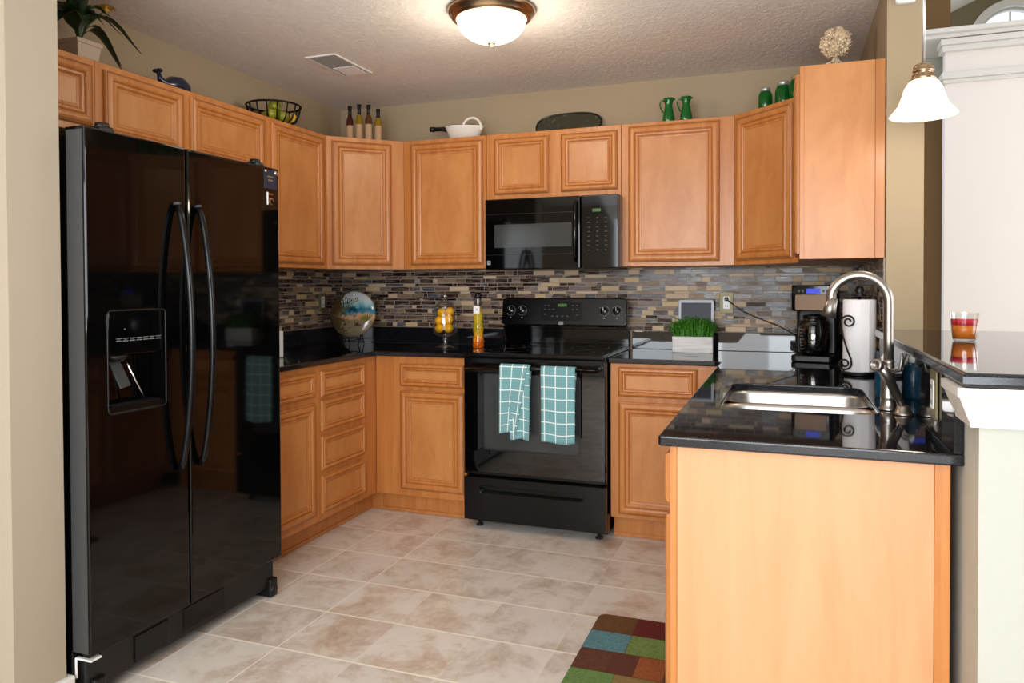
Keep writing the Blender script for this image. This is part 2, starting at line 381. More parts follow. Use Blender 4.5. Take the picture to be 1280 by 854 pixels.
def text_mb(mb, s, size, xf, mat, ext=.0006):
    cu = bpy.data.curves.new('t', 'FONT'); cu.body = s; cu.size = size; cu.extrude = ext; cu.align_x = 'CENTER'; cu.align_y = 'CENTER'
    ob = bpy.data.objects.new('t', cu); C.objects.link(ob); dg = bpy.context.evaluated_depsgraph_get()
    me = bpy.data.meshes.new_from_object(ob.evaluated_get(dg)); t = bmesh.new(); t.from_mesh(me)
    bpy.data.objects.remove(ob); bpy.data.meshes.remove(me); mb.merge(t, mat, False, xf); return mb
FRONT = R(PI/2, 'X')          # xy drawing -> facing -y

# ------------------------------------------------------------------ room
W = 3.081; ZC = 2.409; YE = -1.086; YP = -2.438
m_ = MB().box(-1.8, -7.3, -.05, 7.0, 5.0, 0, 'floor_tile'); struct('floor', m_)
m_ = MB().box(-1.8, -7.3, ZC, W+.125, .12, ZC+.08, 'ceiling_texture'); struct('ceiling', m_)
m_ = MB().box(-.12, -2.76, 0, 0, .12, ZC, 'wall_paint'); struct('wall_left', m_)
m_ = MB().box(0, 0, 0, W+.001, .12, ZC, 'wall_paint'); struct('wall_back', m_)
m_ = MB().box(W+.001, YE-.034, 0, W+.125, .12, 4.0, 'wall_paint'); struct('wall_right', m_)
# pier beside the refrigerator, with the casing of the doorway on its left
m_ = MB().box(-.4, -2.80, 0, .735, -2.64, ZC, 'pier_paint'); struct('wall_front', m_)
m_ = MB().box(-.4, -2.818, 0, .752, -2.622, .108, 'white_trim', .006); struct('baseboard_front', m_)
m_ = MB().box(-1.8, -2.80, 0, -.4, -2.64, ZC, 'pier_paint'); struct('wall_front_left', m_)
# knee wall under the raised bar
m_ = MB().box(W+.0, -2.586, 0, W+.50, YE-.035, 1.064, 'cream_wall'); struct('wall_knee', m_)
t_ = MB()
prof = [(0.0005, .984), (.018, .986), (.020, .997), (.024, 1.004), (.040, 1.043), (.045, 1.047), (.045, 1.0640), (0.0005, 1.0640)]
# trim wraps the corner of the knee wall under the bar
t = bmesh.new(); rings = []
for off, z in prof:
    rings.append([t.verts.new(p) for p in ((W-off, -2.4665, z), (W-off, -2.586-off, z), (W+.5, -2.586-off, z))])
for a, b in zip(rings, rings[1:]):
    for k in range(2): t.faces.new((a[k], a[k+1], b[k+1], b[k]))
bmesh.ops.recalc_face_normals(t, faces=t.faces); t_.merge(t, 'white_trim'); struct('trim_1', t_)

# living room seen past the wall end
m_ = MB().box(3.74, 1.6, 0, 6.8, 1.68, 2.868, 'white_wall')
for z0, z1, d in ((2.62, 2.645, .03), (2.645, 2.69, .05), (2.83, 2.868, .05), (2.868, 2.906, .075)): m_.box(3.74-d*.5, 1.6-d, z0, 6.8, 1.68, z1, 'white_trim', .004)
struct('wall_living_block', m_)
m_ = MB().box(W+.125, 2.1, 0, 3.9, 2.2, 2.911, 'shade_brown_wall').box(W+.125, 2.0, 2.62, 4.2, 2.09, 2.911, 'cream_wall').box(3.0, 2.1, 2.969, 3.86, 2.2, 4.3, 'shade_brown_wall'); struct('wall_living_back', m_)  # brown carries the recess shade; cream box stands for its lit upper part
m_ = MB().box(3.2, 1.52, 2.912, 6.8, 2.25, 2.938, 'white_trim', .004).box(3.2, 1.48, 2.938, 6.8, 2.25, 2.968, 'white_trim', .004); struct('trim_2', m_)
m_ = MB()
ax, az, ar = 4.81, 3.70, .30
out = [(2.9, 3.0), (6.9, 3.0), (6.9, 5.0), (2.9, 5.0)]
hole = [(ax+ar*math.cos(a), az+ar*math.sin(a)) for a in [PI*k/24 for k in range(25)]]
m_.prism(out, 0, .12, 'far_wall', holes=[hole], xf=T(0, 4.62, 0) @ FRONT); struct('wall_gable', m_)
m_ = MB()
def arch_ring(r0, r1, y0, y1, mat):
    n = 28
    pts = [(ax+r1*math.cos(PI*k/n), az+r1*math.sin(PI*k/n)) for k in range(n+1)]+[(ax+r0*math.cos(PI*k/n), az+r0*math.sin(PI*k/n)) for k in range(n, -1, -1)]
    m_.prism(pts, 0, y1-y0, mat, xf=T(0, y1, 0) @ FRONT)
arch_ring(.295, .365, 4.45, 4.5, 'white_trim'); arch_ring(.275, .30, 4.52, 4.58, 'white_trim')
m_.box(ax-.008, 4.53, az, ax+.008, 4.56, az+.26, 'white_trim').box(ax-.36, 4.46, az-.04, ax+.36, 4.58, az+.01, 'white_trim')
struct('window_1', m_)
m_ = MB(); sl = lambda x: 4.03+.44*(x-4.33)
m_.quad((3.0, -7.3, sl(3.0)), (3.0, 5, sl(3.0)), (7, 5, sl(7)), (7, -7.3, sl(7)), 'white_ceiling')
m_.quad((3.0, -7.3, sl(3.0)+.08), (7, -7.3, sl(7)+.08), (7, 5, sl(7)+.08), (3.0, 5, sl(3.0)+.08), 'white_ceiling'); struct('ceiling_living', m_)
m_ = MB().box(W+.125-.08, -7.3, ZC, W+.125, YE-.035, 3.5, 'wall_paint'); struct('wall_header', m_)
# rear and side walls with their windows (behind the camera)
def wall_with_holes(name, x0, x1, z1, holes, xf, mat='rear_wall'):
    m_ = MB(); m_.prism([(x0,0),(x1,0),(x1,z1),(x0,z1)], 0, .12, mat, holes=[[(a,b),(c,b),(c,d),(a,d)] for a,b,c,d in holes], xf=xf); struct(name, m_)
def window_frame(name, rects, place):
    m_ = MB()
    for a, b, c, d in rects:
        for q in ((a-.07, b-.07, a, d+.07), (c, b-.07, c+.07, d+.07), (a, b-.07, c, b), (a, d, c, d+.07), ((a+c)/2-.02, b, (a+c)/2+.02, d), (a, (b+d)/2-.015, c, (b+d)/2+.015)):
            m_.box(q[0], -.02, q[1], q[2], .06, q[3], 'white_trim', xf=place)
    struct(name, m_)
HR = [(.45, .9, 1.85, 2.2), (2.5, .12, 4.2, 2.15)]
wall_with_holes('wall_rear', -1.8, 7.0, 3.5, HR, T(0, -7.2, 0) @ FRONT)
window_frame('window_2', HR[:1], T(0, -7.22, 0)); window_frame('door_1', HR[1:], T(0, -7.22, 0))
HL = [(-3.2, .75, -1.2, 2.65), (.1, 1.0, 1.7, 2.8)]
wall_with_holes('wall_living_side', -7.3, 5.0, 5.2, HL, Matrix(((0,0,1,6.8),(1,0,0,0),(0,1,0,0),(0,0,0,1))))
window_frame('window_3', HL, Matrix(((0,-1,0,6.86),(1,0,0,0),(0,0,1,0),(0,0,0,1))))
m_ = MB().box(-1.92, -7.3, 0, -1.8, -2.64, ZC, 'pier_paint'); struct('wall_dining', m_)
# door casing at the far left edge of the frame
m_ = MB().box(.40, -2.835, 0, .566, -2.8005, ZC-.01, 'casing_white', .008).box(.40, -2.845, 0, .50, -2.834, ZC-.01, 'casing_white', .004); struct('trim_3', m_)

# ------------------------------------------------------------------ backsplash tiles
def mosaic(name, L, zb, zt, xf, label, seed, cut=None):
    r = random.Random(seed)
    pal = [(hx(22,9,10), .10, 28), (hx(46,26,25), .12, 16), (hx(98,78,64), .35, 12), (hx(140,116,92), .38, 12), (hx(204,178,146), .42, 13),
           (hx(206,176,130), .40, 8), (hx(72,78,92), .16, 10), (hx(112,98,96), .2, 8), (hx(66,48,52), .18, 8)]
    tot = sum(p[2] for p in pal)
    me_v, me_f, cols = [], [], []
    z = zb+.002; k = 0; hs = [.0255, .0135, .0245, .0125, .0255, .018]
    while z < zt-.006:
        h = min(hs[k % 6], zt-.001-z); k += 1; x = .001-r.random()*.05
        while x < L:
            wd = r.choice([.026, .045, .06, .08, .10, .125]); a, b = max(x, .0005), min(x+wd, L-.0005); x += wd+.0028
            if b-a < .006: continue
            t = r.random()*tot
            for c, ro, wt in pal:
                t -= wt
                if t <= 0: break
            t1, t2 = r.uniform(-.0009,.0009)*(b-a)/.06, 0; t3 = r.uniform(-.0005,.0005)
            j = .85+.3*r.random(); n0 = len(me_v); d = -.0078; e = .0006
            me_v += [(a, -.001, z), (b, -.001, z), (b, -.001, z+h), (a, -.001, z+h), (a+e, d+t1, z+e), (b-e, d+t2, z+e), (b-e, d+t2+t3, z+h-e), (a+e, d+t1+t3, z+h-e)]
            fs = [(4,5,6,7), (0,1,5,4), (1,2,6,5), (2,3,7,6), (3,0,4,7)]
            me_f += [tuple(q+n0 for q in f) for f in fs]; cols += [(c[0]*j, c[1]*j, c[2]*j, ro)]*20
        z += h+.0028
    me = bpy.data.meshes.new(name); me.from_pydata(me_v, [], me_f)
    ca = me.color_attributes.new('tile_colour', 'FLOAT_COLOR', 'CORNER')
    for i, c in enumerate(cols): ca.data[i].color = c
    me.materials.append(MAT['mosaic'])
    t = thing(name, label, 'backsplash'); t.matrix_world = xf
    o = bpy.data.objects.new('mosaic_tiles', me); C.objects.link(o); o.parent = t
    MB().box(0, -.0068, zb, L, -.0008, zt, 'grout').build('grout_bed', t)
mosaic('tile_backsplash', W-.010, 1.006, 1.361, T(.009, 0, 0), 'mosaic tile backsplash of brown, tan and grey strips behind the stove', 3)
mosaic('tile_backsplash', 1.75, 1.006, 1.361, T(0, -1.76, 0) @ R(PI/2, 'Z'), 'mosaic tile backsplash on the left wall behind the refrigerator side of the counter', 5)
mosaic('tile_backsplash', -YE-.012+.03, 1.006, 1.361, T(W, -.010, 0) @ R(-PI/2, 'Z'), 'mosaic tile backsplash on the short right wall behind the paper towel roll', 9)

# ------------------------------------------------------------------ cabinets
def door_steps(k=1.0, t=.020):
    return [(0, -.009, 0), (.002, -.013, 0), (.006*k, -.0165, 0), (.010*k, -.0175, 1), (.0112*k, -.0180, 0), (.018*k, -.0205, 0), (.026*k, -.0210, 0), (.033*k, -.0185, 0), (.0365*k, -.0130, 0), (.0385*k, -.0125, 1), (.043*k, -.0165, 0), (.050*k, -.0160, 0), (.055*k, -.0110, 0), (.0568*k, -.0105, 1), (.062*k, -.0085, 0), (.0665*k, -.0080, 0), (.068*k, -.0078, 1)]
def front_panel(name, parent, x0, z0, x1, z1, k=1.0):
    m_ = MB().ringpanel(x0, z0, x1, z1, door_steps(k), 0, 'maple', 'glaze', back=-.0008, centre='maple_panel')
    return m_.build(name, parent)
def cabinet(name, label, loc, rotz, wd, dp, z0, z1, fronts, toe=False, outline=None, group=None, extra=None):
    t = thing(name, label, 'cabinet', (loc[0], loc[1], 0 if toe else z0), rotz, group); oz = 0 if toe else z0
    zb = .114 if toe else z0
    m_ = MB()
    if outline: m_.prism(outline, zb-oz, z1-oz, 'maple')
    else: m_.box(.0008, 0, zb-oz, wd-.0008, dp, z1-oz, 'maple', .0012, 1)
    m_.build('carcass', t)
    if toe: MB().box(.0008, .075, .0005, wd-.0008, .095, .1135, 'maple').box(.0008, .068, .0005, wd-.0008, .0745, .018, 'maple', .002).build('toe_kick', t)
    for kind, a, b, c, d in fronts:
        k = 1.0 if kind == 'door' else .62
        if kind == 'door' and (c-a) < .34: k = .80
        front_panel(kind, t, a, b-oz, c, d-oz, k)
    return t
UD = .30; UB = 1.362; UT = 2.112
H = PI/2
# left wall uppers (front faces +x); local x runs along +y
def lw(y0, y1): return ((UD, y0, 0), H, y1-y0)
a, r_, wd = lw(-2.60, -2.135); cabinet('wall_cabinet', 'short wooden wall cabinet at the far left end above the refrigerator, beside the beige pier', a, r_, wd, UD-.001, 1.835, UT, [('door', .05, 1.862, .447, 2.088)])
a, r_, wd = lw(-2.135, -1.137); cabinet('wall_cabinet', 'wide wooden wall cabinet with two low doors above the refrigerator', a, r_, wd, UD-.001, 1.80, UT, [('door', .035, 1.825, .432, 2.088), ('door', .475, 1.825, .965, 2.088)])
a, r_, wd = lw(-1.137, -.620); cabinet('wall_cabinet', 'tall wooden wall cabinet between the refrigerator and the left corner cabinet', a, r_, wd, UD-.001, UB, UT, [('door', .025, 1.384, .475, 2.088)])
# diagonal left corner
dl = math.hypot(.319, .319)
def inv(pts, loc, rz):
    o = []
    for x, y in pts:
        dx, dy = x-loc[0], y-loc[1]; c, s_ = math.cos(-rz), math.sin(-rz); o.append((dx*c-dy*s_, dx*s_+dy*c))
    return o
L0 = (UD, -.619); o_ = inv([(UD,-.619), (.619,-UD), (.619,-.001), (.001,-.001), (.001,-.619)], L0, PI/4)
cabinet('corner_wall_cabinet', 'diagonal wooden corner wall cabinet at left with oil bottles on top', (L0[0], L0[1], 0), PI/4, dl, 0, UB, UT, [('door', .030, 1.384, .375, 2.088)], outline=o_)
cabinet('wall_cabinet', 'wooden wall cabinet with one tall door just left of the microwave', (.620, -UD, 0), 0, .524, UD-.001, UB, UT, [('door', .050, 1.384, .505, 2.090)])
cabinet('wall_cabinet', 'low wooden wall cabinet with two square doors above the microwave', (1.1445, -UD, 0), 0, .767, UD-.001, 1.74, UT, [('door', .050, 1.772, .368, 2.084), ('door', .437, 1.772, .748, 2.084)])
cabinet('wall_cabinet', 'wooden wall cabinet with one wide tall door just right of the microwave', (1.912, -UD, 0), 0, .576, UD-.001, UB, UT, [('door', .038, 1.384, .503, 2.096)])
L1 = (2.4885, -UD); o_ = inv([(2.4885,-UD), (2.4885,-.001), (W-.001,-.001), (W-.001,-.600), (W-UD,-.600)], L1, -PI/4)
dr = math.hypot(W-UD-2.4885, .30)
ang = -math.atan2(.30, W-UD-2.4885)
o_ = inv([(2.4885,-UD), (2.4885,-.001), (W-.001,-.001), (W-.001,-.600), (W-UD,-.600)][::-1], L1, ang)
cabinet('corner_wall_cabinet', 'diagonal wooden corner wall cabinet at right with green lidded jars on top', (L1[0], L1[1], 0), ang, dr, 0, UB, UT, [('door', .020, 1.384, dr-.025, 2.090)], outline=o_)
t = cabinet('wall_cabinet', 'wooden wall cabinet at right showing its plain side panel, dried flower ball on top', (W-UD, -.601, 0), -H, -YE-.601, UD-.001, UB, UT, [('door', .022, 1.384, .462, 2.090)])
mm = MB().box(0, 0, 0, UD-.036, .003, UT-UB, 'maple_panel').box(UD-.034, -.003, 0, UD-.001, .003, UT-UB, 'maple', .001).box(-.001, -.002, 0, .016, .0035, UT-UB, 'maple', .001)
o = mm.build('side_panel', t); o.rotation_euler = (0,0,H); o.location = (-YE-.601+.0035, 0, 0)

# base cabinets
BD = .594; CB = .878
def lb(y0, y1): return ((BD, y0, 0), H, y1-y0)
a, r_, wd = lb(-1.655, -1.160); cabinet('base_cabinet', 'wooden base cabinet with one drawer over a door, next to the refrigerator', a, r_, wd, BD-.03, 0, CB, [('drawer', .03, .728, .468, .850), ('door', .03, .150, .468, .700)], toe=True)
a, r_, wd = lb(-1.160, -.690); cabinet('drawer_cabinet', 'wooden base cabinet with a stack of four drawers in the left run', a, r_, wd, BD-.03, 0, CB, [('drawer', .026, .722, .425, .848), ('drawer', .026, .553, .425, .704), ('drawer', .026, .360, .425, .527), ('drawer', .026, .150, .425, .335)], toe=True)
t = cabinet('base_cabinet', 'wooden corner base cabinet with drawer and door, left of the stove', (BD, -BD, 0), 0, 1.143-BD, BD-.03, 0, CB, [('drawer', .155, .716, .535, .840), ('door', .155, .150, .535, .692)], toe=True)
MB().box(-.022, -.0955, .114, -.0005, .0, CB, 'maple').build('corner_filler', t)
MB().box(-.095, -.0955, .0005, -.0705, .095, .1135, 'maple').box(-.0705,.075,.0005,.0,.095,.1135,'maple').build('corner_toe_kick', t)
cabinet('base_cabinet', 'wooden base cabinet with drawer and door, right of the stove', (1.917, -BD, 0), 0, 2.4715-1.917, BD-.03, 0, CB, [('drawer', .040, .716, .420, .860), ('door', .040, .135, .420, .690)], toe=True)
# peninsula sink base (front faces -x), end panel faces the camera
t = thing('sink_cabinet', 'long wooden sink base cabinet of the peninsula with a plain maple end panel facing us', 'cabinet', (2.472, YP, 0))
m_ = MB(); dd = W-.0215-2.472
m_.box(0, .022, .114, .018, -BD-YP-.002, CB, 'maple').box(.018, .022, .114, dd, .04, CB, 'maple').box(.018, -BD-YP-.02, .114, dd, -BD-YP-.002, CB, 'maple').box(dd-.012, .04, .114, dd, -BD-YP-.02, CB, 'maple').box(.018, .04, .114, dd-.012, -BD-YP-.02, .13, 'maple').build('carcass', t)
m_ = MB().box(.016, 0, .0005, dd-.03, .0215, CB, 'maple_veneer').box(-.0005, -.003, .0005, .0155, .0215, CB, 'maple', .001).box(dd-.0295, -.003, .0005, dd, .0215, CB, 'maple', .001)
m_.build('end_panel', t)
for q, (y0, y1) in enumerate(((.04, .44), (.48, .90), (.91, 1.33), (1.37, 1.80))):
    for kind, za, zb_ in (('door', .15, .70), ('drawer', .728, .85)):
        o = front_panel(kind, t, 0, za, y1-y0, zb_, .9 if kind == 'door' else .62); o.rotation_euler = (0,0,-H); o.location = (0, y1, 0)
MB().box(.075, .03, .0005, .095, 1.84, .1135, 'maple').build('toe_kick', t)

# ------------------------------------------------------------------ countertops
CT = .904; R0 = 1.150; R1 = 1.912
t = thing('countertop', 'black granite countertop of the left corner, from refrigerator to stove', 'countertop', (0, 0, CT))
out = [(.0095,-1.66), (.619,-1.66), (.619,-.619), (R0-.003,-.619), (R0-.003,-.0225), (.0095, -.0225)]
MB().prism(out, CB-CT+.0008, 0, 'granite', .005, side_mat='granite_edge').build('slab', t)
MB().box(.0225, -.0215, .0005, R0-.003, -.0095, .100, 'granite', .002).box(.0095, -1.66, .0005, .0215, -.0095, .100, 'granite', .002).build('upstand', t)
t = thing('countertop', 'black granite countertop right of the stove, running down the peninsula around the sink', 'countertop', (0, 0, CT))
PL = 2.447; SK = (2.552, -1.995, 2.972, -1.400)
out = [(R1+.003,-.619), (PL-.03,-.619), (PL,-.649), (PL, YP-.020), (PL+.006, YP-.026), (W-.0005, YP-.026), (W-.0005, -.0225), (R1+.003, -.0225)]
MB().prism(out, CB-CT+.0008, 0, 'granite', .005, holes=[rr(*SK, .07, 6)[::-1]], side_mat='granite_edge').build('slab', t)
MB().box(R1+.003, -.0215, .0005, W-.0225, -.0095, .100, 'granite', .002).box(W-.0215, YE-.034, .0005, W-.0095, -.0095, .100, 'granite', .002).build('upstand', t)
t2 = MB().box(W-.0205, YP-.024, .0005, W-.0005, YE-.036, 1.0630-CT, 'granite', .0015).build('bar_riser', t); 
# bar top
t = MB()
bt = [(3.044, -2.635), (3.62, -2.635), (3.62, YE-.060), (W+.128, YE-.036), (3.044, YE-.036)]
t.prism(bt, 1.0655, 1.093, 'granite', .007, side_mat='granite_edge')
o = recenter(t.build('bar_top'), (3.3, -1.9, 1.0655)); tag(o, 'raised black granite bar top on the knee wall, candle standing on it', 'countertop')

# ------------------------------------------------------------------ sink
t = thing('sink', 'undermount double bowl stainless steel sink in the peninsula', 'sink', (2.762, -1.6975, CB-.0005))
def bowl(x0, y0, x1, y1, dz, name):
    m_ = MB(); tb = bmesh.new(); rings = []
    for ins, z, rr_ in ((-.012, 0, .075), (.002, 0, .065), (.004, -.012, .065), (.012, -dz+.03, .06), (.03, -dz+.004, .05), (.06, -dz, .035)):
        rings.append([tb.verts.new((p[0], p[1], z)) for p in rr(x0+ins, y0+ins, x1-ins, y1-ins, rr_, 6)])
    for a, b in zip(rings, rings[1:]):
        n = len(a)
        for k in range(n): tb.faces.new((a[k], a[(k+1)%n], b[(k+1)%n], b[k]))
    tb.faces.new(rings[-1]); bmesh.ops.recalc_face_normals(tb, faces=tb.faces)
    for f in tb.faces: f.normal_flip()
    m_.merge(tb, 'steel', True); o = m_.build(name, t)
    MB().lathe([(0, .002), (.028, .002), (.040, .004), (.044, 0)], 'chrome', 24, T((x0+x1)/2, (y0+y1)/2, -dz+.001)).build('drain', o)
bowl(-.212, -.300, .212, -.022, .17, 'near_bowl'); bowl(-.212, .004, .212, .300, .19, 'far_bowl')
# faucet
t = thing('faucet', 'tall brushed nickel gooseneck faucet behind the sink', 'faucet', (3.004, -1.885, CT))
m_ = MB().lathe([(0,0), (.026,0), (.026,.005), (.0215,.009), (.0205,.034), (.0215,.036), (.0205,.039), (.0195,.088), (.0205,.091), (.0165,.098), (.0150,.134), (.016,.137), (.013,.142), (0,.142)], 'nickel', 32)
m_.build('base', t)
arc = [(0,0,.13), (0,0,.2), (0,0,.275)]+[(-.077+.077*math.cos(a), 0, .306+.077*math.sin(a)) for a in [PI*k/18 for k in range(0, 17)]]
arc += [(-.1515, 0, .287), (-.1525, 0, .280)]
m_ = MB().tube(arc, .0132, 'nickel', 20); m_.build('gooseneck', t)
m_ = MB().tube([(-.146,0,.318), (-.1525,0,.290), (-.158,0,.264)], [.0140,.0165,.0205], 'nickel', 20).tube([(-.1578,0,.2652), (-.1583,0,.2625)], .016, 'plastic_black', 16); m_.build('spray_head', t)
m_ = MB().tube([(.0,-.012,.110), (.026,-.030,.118), (.030,-.032,.150), (.029,-.032,.166)], [.008,.006,.0045,.004], 'nickel', 10); m_.build('lever', t)
# side sprayer
t = thing('side_sprayer', 'nickel side sprayer on a round flange beside the faucet', 'sprayer', (3.032, -1.962, CT))
m_ = MB().lathe([(0,0), (.026,0), (.027,.004), (.020,.009), (.016,.022), (.013,.026), (0,.026)], 'nickel', 24); m_.build('flange', t)
m_ = MB().tube([(0,0,.02), (-.012,-.002,.045), (-.014,-.002,.047), (-.032,-.004,.088), (-.033,-.004,.089), (-.048,-.006,.118), (-.064,-.008,.134)], [.0075,.0105,.0125,.0125,.0145,.0145,.0125], 'nickel', 18)
m_.build('wand', t)
m_ = MB().lathe([(0,0), (.013,0), (.017,.004), (.0175,.016), (.014,.020), (.010,.0195), (.009,.014), (0,.014)], 'nickel', 24, T(-.062,-.012,.134) @ R(math.radians(80), 'X') @ R(math.radians(-34), 'Y')); m_.build('spray_nozzle', t)
# dish soap bottle behind the faucet
t = thing('soap_bottle', 'slim blue dish soap bottle standing behind the faucet', 'bottle', (3.022, -1.62, CT))
MB().lathe([(0,0), (.024,0), (.026,.006), (.026,.085), (.018,.105), (.009,.112), (0,.112)], 'teal_plastic', 24).build('bottle_body', t)
MB().lathe([(0,.112), (.010,.112), (.010,.128), (.005,.130), (.004,.138), (0,.138)], 'white_plastic', 16).build('cap', t)

# ------------------------------------------------------------------ refrigerator
FX, FY0, FY1, FT = .800, -2.612, -1.706, 1.738
t = thing('refrigerator', 'large black side-by-side refrigerator with ice dispenser against the left wall', 'refrigerator', (0, FY0, 0))
# local: x forward, y along the width 0..wid
wid = FY1-FY0; seam = .402
MB().box(.04, .006, .03, .715, wid-.006, 1.722, 'satin_black', .006).build('cabinet_body', t)
def fdoor(name, y0, y1, hole=None):
    m_ = MB(); x0, x1 = .726, FX; z0, z1 = .160, FT
    if hole is None: m_.box(x0, y0, z0, x1, y1, z1, 'gloss_black', .008, 3)
    else:
        hy0, hz0, hy1, hz1 = hole; dpt = .055
        ir = rr(hy0, hz0, hy1, hz1, .014, 4)
        # front face with the dispenser opening: coordinates (y,z) -> extrude along x
        mp = Matrix(((0,0,1,0),(1,0,0,0),(0,1,0,0),(0,0,0,1)))
        m_.prism([(y0,z0),(y1,z0),(y1,z1),(y0,z1)], x0+.010, x1, 'gloss_black', .006, xf=mp, holes=[ir[::-1]])
        m_.box(x0, y0, z0, x0+.0098, y1, z1, 'gloss_black', .002)
    o = m_.build(name, t)
    MB().box(x0+.004, y0-.0012, z0+.01, x1-.008, y0-.0002, z1-.01, 'door_side_grey').build('edge_strip', o) if y0 < .1 else None
    return o
DH = (.072, .872, .300, 1.190)
fz = fdoor('freezer_door', 0, seam-.004, DH); fr = fdoor('fridge_door', seam+.004, wid)
# dispenser
m_ = MB().box(FX-.050, DH[0]+.002, 1.050, FX+.002, DH[2]-.002, DH[3]-.002, 'gloss_black', .004, 3)
dsp = m_.build('dispenser_panel', fz)
m_ = MB()
for k in range(7): m_.box(FX+.0018, DH[0]+.030+k*.026, 1.094, FX+.0026, DH[0]+.051+k*.026, 1.0955, 'mark_grey').box(FX+.0018, DH[0]+.030+k*.026, 1.102, FX+.0026, DH[0]+.051+k*.026, 1.1032, 'mark_grey').box(FX+.0018, DH[0]+.034+k*.026, 1.0975, FX+.0026, DH[0]+.046+k*.026, 1.100, 'mark_dim')
m_.build('button_marks', dsp); MB().box(FX+.0018, DH[0]+.062, 1.130, FX+.0026, DH[0]+.065, 1.133, 'mark_grey').build('indicator_dot', dsp)
m_ = MB().box(FX-.052, DH[0]+.002, DH[1]+.002, FX+.004, DH[2]-.002, DH[1]+.022, 'satin_black', .003)
for k in range(9): m_.box(FX-.045+k*.005, DH[0]+.02, DH[1]+.022, FX-.043+k*.005, DH[2]-.02, DH[1]+.024, 'plastic_black')
m_.build('drip_tray', fz)
m_ = MB()
ring = [(FX+.0015, y, z) for y, z in rr(DH[0], DH[1], DH[2], DH[3], .014, 4)]; m_.tube(ring+[ring[0]], .0022, 'plastic_black', 8, cap=False); m_.build('dispenser_frame', fz)
m_ = MB().lathe([(0,-.018), (.022,-.018), (.034,-.006), (.036,0), (0,0)], 'plastic_black', 24, T(FX-.026, DH[0]+.050, 1.049)); m_.build('ice_chute', fz)
m_ = MB().box(-.004, -.021, -.088, .004, .021, 0, 'window_grey', .003, 2, T(FX-.030, DH[0]+.050, 1.030) @ R(math.radians(-22), 'Y') @ R(math.radians(9), 'X')); m_.build('ice_paddle', fz)
m_ = MB().tube([(FX-.035, DH[0]+.090, 1.045), (FX-.010, DH[0]+.150, .900)], [.0035, .0035], 'chrome', 10); m_.build('water_lever', fz)
# handles
def handle(parent, y, side):
    n = 24; pts = []
    for k in range(n+1):
        u = k/n; z = .640+u*.900; bow = math.sin(PI*u); pts.append((FX+.008+.058*bow**.62, y, z))
    m_ = MB().tube(pts, .0115, 'handle_black', 14, flat=1.0)
    m_.build('handle', parent)
    q = MB().tube([(FX+.009, y, 1.538), (FX+.008, y, 1.546)], .0122, 'door_side_grey', 14); q.build('handle_end_cap', parent)
handle(fz, seam-.052, -1); handle(fr, seam+.045, 1)
# base grille, hinge, feet
m_ = MB().box(.700, .012, .040, .765, wid-.012, .150, 'plastic_black', .006).box(.765, .19, .052, .770, .33, .136, 'satin_black', .002).box(.765, .40, .06, .768, .60, .14, 'satin_black', .002); m_.build('kick_grille', t)
for y in (.03, wid-.05): MB().box(.65, y, .001, .780, y+.045, .075, 'plastic_black', .006).tube([(.75, y+.02, .03), (.785, y+.02, .03)], .018, 'plastic_black', 14).build('front_foot', t)
m_ = MB().box(.735, .001, .146, .800, .040, .152, 'white_plastic', .002).box(.735, .0, .09, .742, .004, .150, 'white_plastic', .001); m_.build('lower_hinge', t)
for y in (.06, wid-.14): MB().box(.62, y, 1.7225, .80, y+.055, 1.752, 'plastic_black', .012, 3).lathe([(0,0),(.022,0),(.020,.018),(0,.022)], 'plastic_black', 20, T(.77, y+.03, 1.7445)).build('hinge_cover', t)
# tags in the top right corner of the door
m_ = MB().box(FX+.0005, wid-.096, FT-.088, FX+.003, wid-.018, FT-.010, 'screen_dark', .001)
m_.tube([(FX+.003, wid-.088, FT-.018), (FX+.006, wid-.088, FT-.018)], .006, 'chrome', 12).tube([(FX+.003, wid-.026, FT-.020), (FX+.006, wid-.026, FT-.020)], .009, 'chrome', 12)
m_.box(FX+.003, wid-.076, FT-.040, FX+.0035, wid-.04, FT-.036, 'outlet_brass').box(FX+.003, wid-.072, FT-.055, FX+.0035, wid-.044, FT-.050, 'outlet_brass').build('door_tag', fr)
m_ = MB().box(FX+.0005, wid-.078, FT-.150, FX+.003, wid-.071, FT-.100, 'white_plastic').box(FX+.0005, wid-.070, FT-.110, FX+.003, wid-.040, FT-.104, 'nickel_bronze').box(FX+.0005, wid-.070, FT-.128, FX+.003, wid-.045, FT-.122, 'nickel_bronze')
m_.tube([(FX+.002, wid-.050+.012*math.cos(a), FT-.136+.012*math.sin(a)) for a in [PI*2*k/14 for k in range(12)]], .0025, 'nickel_bronze', 6).build('door_emblem', fr)

# ------------------------------------------------------------------ stove
SX = 1.533; SW = .752
t = thing('stove', 'black freestanding electric range with glass cooktop and rear control panel', 'stove', (SX, -.03, 0))
h = SW/2
MB().box(-h+.002, -.590, .030, h-.002, 0, .900, 'satin_black', .003).build('body', t)
m_ = MB().box(-h, -.655, .898, h, -.055, .9165, 'satin_black', .007, 3).box(-h+.012, -.640, .9166, h-.012, -.075, .9182, 'glass_black')
ck = m_.build('cooktop', t)
for x, y, r in ((-.19,-.46,.105), (.19,-.46,.085), (-.19,-.20,.075), (.19,-.20,.105)):
    pts = [(x+r*math.cos(2*PI*k/40), y+r*math.sin(2*PI*k/40), .9184) for k in range(41)]; MB().tube(pts, .0006, 'burner_ring', 6, cap=False).build('burner_mark', ck)
